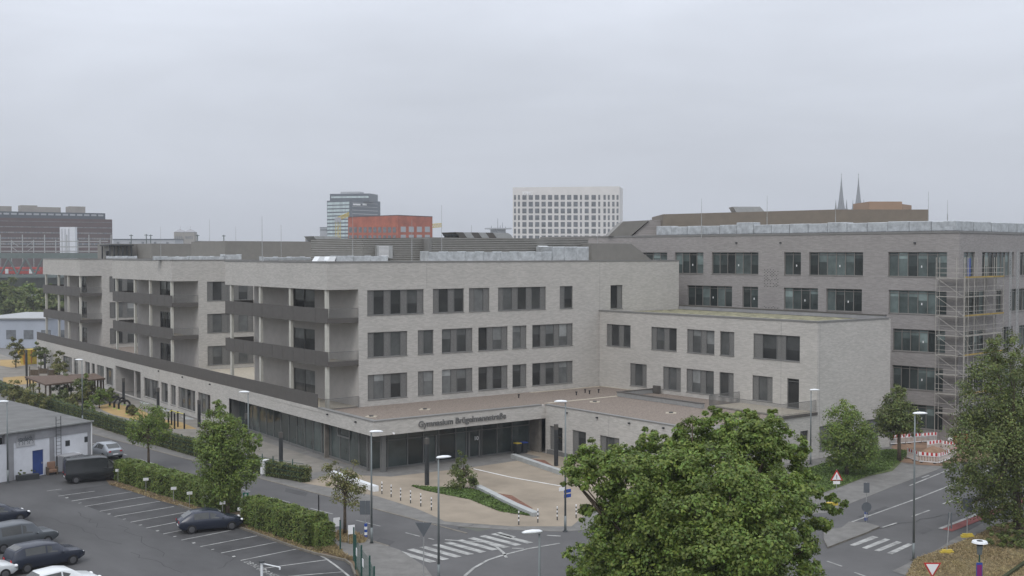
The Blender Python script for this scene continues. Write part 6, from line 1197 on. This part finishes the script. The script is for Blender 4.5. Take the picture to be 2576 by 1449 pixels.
for y0, y1 in ((490.5, 493.5), ): s0_, z1_ = onp(832, 494, p3, q3); s1_, z0_ = onp(926, 497.5, p3, q3); k = MB(); k.wbox(p3, q3, s0_, s1_, z0_, z1_, 1.2, 1.6); k.build('glass_band', M_towerl, t)
for x0, x1 in ((887, 905), (911, 921)):
    s0_, z1_ = onp(x0, 512, p2, q2); s1_, z0_ = onp(x1, 517, p2, q2); k = MB(); k.wbox(p2, q2, s0_, s1_, z0_, z1_, -.9, -.51); k.build('white_sign', M_signw, t)
# red brick office block
t = thing('red_brick_block', 'bright red brick office block with square dark windows in the middle distance', 'building', (*wbase(876, 877, 560)[0], G))
ra_, rb_ = wbase(876, 1001, 570, -25); rc_ = wbase(1088, 1089, 566)[0]; za = far(1001, 542.5, 545)[2]; k = MB(); l = math.dist(ra_, rb_); l2 = math.dist(rb_, rc_)
k.hexa([ra_, rb_, rc_, (rc_[0]+8, rc_[1]+14), (ra_[0]+12, ra_[1]+18)], G, za); k.build('facade', M_redb, t); k = MB(); k.wbox(ra_, rb_, 0, l, za+.01, za+.35, -.1, .6); k.wbox(rb_, rc_, .1, l2, za+.01, za+.35, -.1, .6); k.build('coping', M_brown, t)
for y0, y1 in ((571.5, 585), (592, 605)):
    grid(t, ra_, rb_, 0, [(878+i*12.3, 885.5+i*12.3) for i in range(10)], [(y0, y1)], M_tint); grid(t, rb_, rc_, 0, [(1008+i*20.2, 1020.5+i*20.2) for i in range(4)], [(y0-1.5, y1-1)], M_farm)
# white office block with lettering
t, p, q, z = block('white_office_block', 'tall white office block with a grid of square windows', 1290, 1558, 470, 655, M_offw, 25, -10)
cols = [(1293, 1298), (1303, 1308)]+[(1314+i*16.1, 1324.5+i*16.1) for i in range(9)]+[(1459, 1464), (1471, 1481), (1488, 1499), (1505, 1510), (1518, 1524), (1529, 1534), (1540, 1546), (1551, 1556)]
grid(t, p, q, 0, cols, [(490.5+i*17.0, 502.5+i*17.0) for i in range(7)], M_tint)
c = far(1314, 489.5, 648); dxy = Vector((q[0]-p[0], q[1]-p[1], 0)).normalized(); text_obj('facade_lettering', 'KPMG', M_signw, 2.9, (c[0], c[1], c[2]-.3), dxy, t, .4, width=5.6, bold=.03)
# cranes and small far things
def crane(label, x, ytop, D, x1, y1, x0, y0):
    b = far(x, ytop, D); t = thing('tower_crane', label, 'crane', (b[0], b[1], G)); k = MB(); z = G; w_ = 1.0
    for sx in (-w_, w_):
        for sy in (-w_, w_): k.tube((b[0]+sx, b[1]+sy, G), (b[0]+sx, b[1]+sy, b[2]), .16, .16, 4)
    while z < b[2]-3: k.tube((b[0]-w_, b[1]-w_, z), (b[0]+w_, b[1]-w_, z+3), .12, .12, 4); z += 3
    k.build('mast', M_yel, t); e0, e1 = Vector(far(x0, y0, D)), Vector(far(x1, y1, D)); k = MB(); n = 10; up_ = Vector((0, 0, 1.8))
    k.tube(e0, e1, .2, .2, 4); k.tube(e0+up_, e1+up_, .2, .2, 4)
    for i in range(n): k.tube(e0.lerp(e1, i/n), e0.lerp(e1, (i+.5)/n)+up_, .13, .13, 4); k.tube(e0.lerp(e1, (i+.5)/n)+up_, e0.lerp(e1, (i+1)/n), .13, .13, 4)
    k.build('jib', M_yel, t); k = MB(); k.box(b[0]-1.3, b[1]-1.3, b[2], b[0]+1.3, b[1]+1.3, b[2]+2.4); k.build('cabin', M_farm, t)
crane('yellow tower crane in front of the banded glass tower', 850, 558, 640, 878, 543, 847, 556)
crane('thin crane jib showing right of the red brick block', 1078, 572, 640, 1111, 570.5, 1070, 573.5)
b = far(1253, 585, 850); t = thing('antenna_tower', 'small control tower with antennas seen behind the roof hoods', 'tower', (b[0], b[1], G)); k = MB(); k.box(b[0]-4, b[1]-4, G, b[0]+4, b[1]+4, far(0, 577, 850)[2]); k.build('shaft', M_farm, t); z = far(0, 577, 850)[2]; k = MB(); k.box(b[0]-7, b[1]-7, z+.01, b[0]+7, b[1]+7, z+1); k.build('platform', M_farm, t)
for dx, yy in ((-.3, 549), (4, 559), (2, 567), (-6, 568), (6.8, 570)): k = MB(); k.tube((b[0]+dx, b[1], z+1), (b[0]+dx, b[1], far(0, yy, 850)[2]), .22, .12, 4); k.build('antenna', M_towerd, t)
for nm, lb, x0, x1, yy, D_, m_ in (('low_building', 'small pale building left of the glass tower', 805, 822, 573, 1150, M_farm), ('low_building', 'low reddish building farther left of the glass tower', 768, 800, 597, 700, M_stone), ('low_building', 'low flat grey building behind the railway masts', 285, 440, 603, 760, M_farm)):
    t, p, q, z = block(nm, lb, x0, x1, yy, D_, m_, 20)
    k = MB(); k.wbox(p, q, -.3, math.dist(p, q)+.3, z+.01, z+.5, -.3, 20); k.build('roof_edge', M_towerd, t)
    for i in range(5): u = math.dist(p, q)*(i+.3)/5; k = MB(); k.wbox(p, q, u, u+1.6, z-3, z-1.4, -.1, .05); k.build('window', M_tint, t)
t, p, q, z = block('orange_building', 'orange brown block just showing above the brown roof screen', 2186, 2268, 507, 420, mat('orange brown render', (.30, .19, .12), .9, .05, .3), 20); q4 = wbase(2292, 2293, 432)[0]; k = MB(); k.hexa([q, q4, (q4[0]+8, q4[1]+8), (q[0]+8, q[1]+9)], G, far(2290, 516, 430)[2]); k.build('side_wing', MATS['orange brown render'], t)
# cathedral with two openwork spires, 2 km away
DK = 2000; CT = thing('cathedral', 'distant dark gothic cathedral with two tall pointed spires', 'cathedral', (*wbase(2116, 2117, DK)[0], G))
for x in (2116, 2159):
    c = far(x, 530, DK); zt = far(x, 446, DK)[2]; z0 = far(x, 525, DK)[2]; k = MB(); k.box(c[0]-8, c[1]-8, G, c[0]+8, c[1]+8, z0); tw = k.build('tower', M_cath, CT)
    k = MB(); n = 8; rr = [(z0, 6.4), (z0+(zt-z0)*.3, 4.0), (z0+(zt-z0)*.7, 1.6), (zt, .35), (zt+3.5, .2)]; rings = [[(c[0]+r_*math.cos(2*math.pi*i/n), c[1]+r_*math.sin(2*math.pi*i/n), z) for i in range(n)] for z, r_ in rr]; k.loft(rings); k.build('spire', M_cath, tw, fix=True)
    for i in range(4): k = MB(); a = math.pi/4+i*math.pi/2; px, py = c[0]+9*math.cos(a), c[1]+9*math.sin(a); k.tube((px, py, z0-12), (px, py, z0+2), 1.6, 1.3, 6); k.tube((px, py, z0+2), (px, py, z0+16), 1.3, .1, 6); k.build('pinnacle', M_cath, tw)
    k = MB(); k.tube((c[0], c[1], zt+2), (c[0], c[1], zt+7), .3, .2, 5); k.box(c[0]-1.4, c[1]-.3, zt+4, c[0]+1.4, c[1]+.3, zt+4.7); k.build('finial_cross', M_cath, tw)
# far tree belt on the horizon
t = thing('tree_belt', 'hazy belt of far trees along the horizon', 'trees', (*wbase(0, 1, 1500)[0], G)); t['kind'] = 'stuff'
lob = []; rnd = random.Random(9)
for x in range(-200, 2900, 22): D_ = rnd.uniform(1350, 1600); c = far(x, 640+19*FPX/D_-rnd.uniform(4, 14), D_); lob.append((c[0], c[1], c[2], 16, 16, rnd.uniform(7, 12)))
leaves('foliage', t, lob, 26000, 3.5, M_leafd, 99, clump=.6)

# ------------------------------------------------------------------ the air
hz = MB(); hz.box(-600, -60, G-1.5, 3300, 3300, 190); ho = hz.build('haze', []); ho['kind'] = 'stuff'
hm = bpy.data.materials.new('haze'); hm.use_nodes = True; t_ = hm.node_tree; t_.nodes.remove(t_.nodes['Principled BSDF']); pv = t_.nodes.new('ShaderNodeVolumePrincipled')
pv.inputs['Color'].default_value = (.93, .96, 1, 1); pv.inputs['Density'].default_value = .00024; t_.links.new(pv.outputs[0], t_.nodes['Material Output'].inputs['Volume']); ho.data.materials.append(hm)
for nd_ in bpy.data.objects:
    if nd_.name.startswith('climbing_frame'): nd_['category'] = 'playground frame'
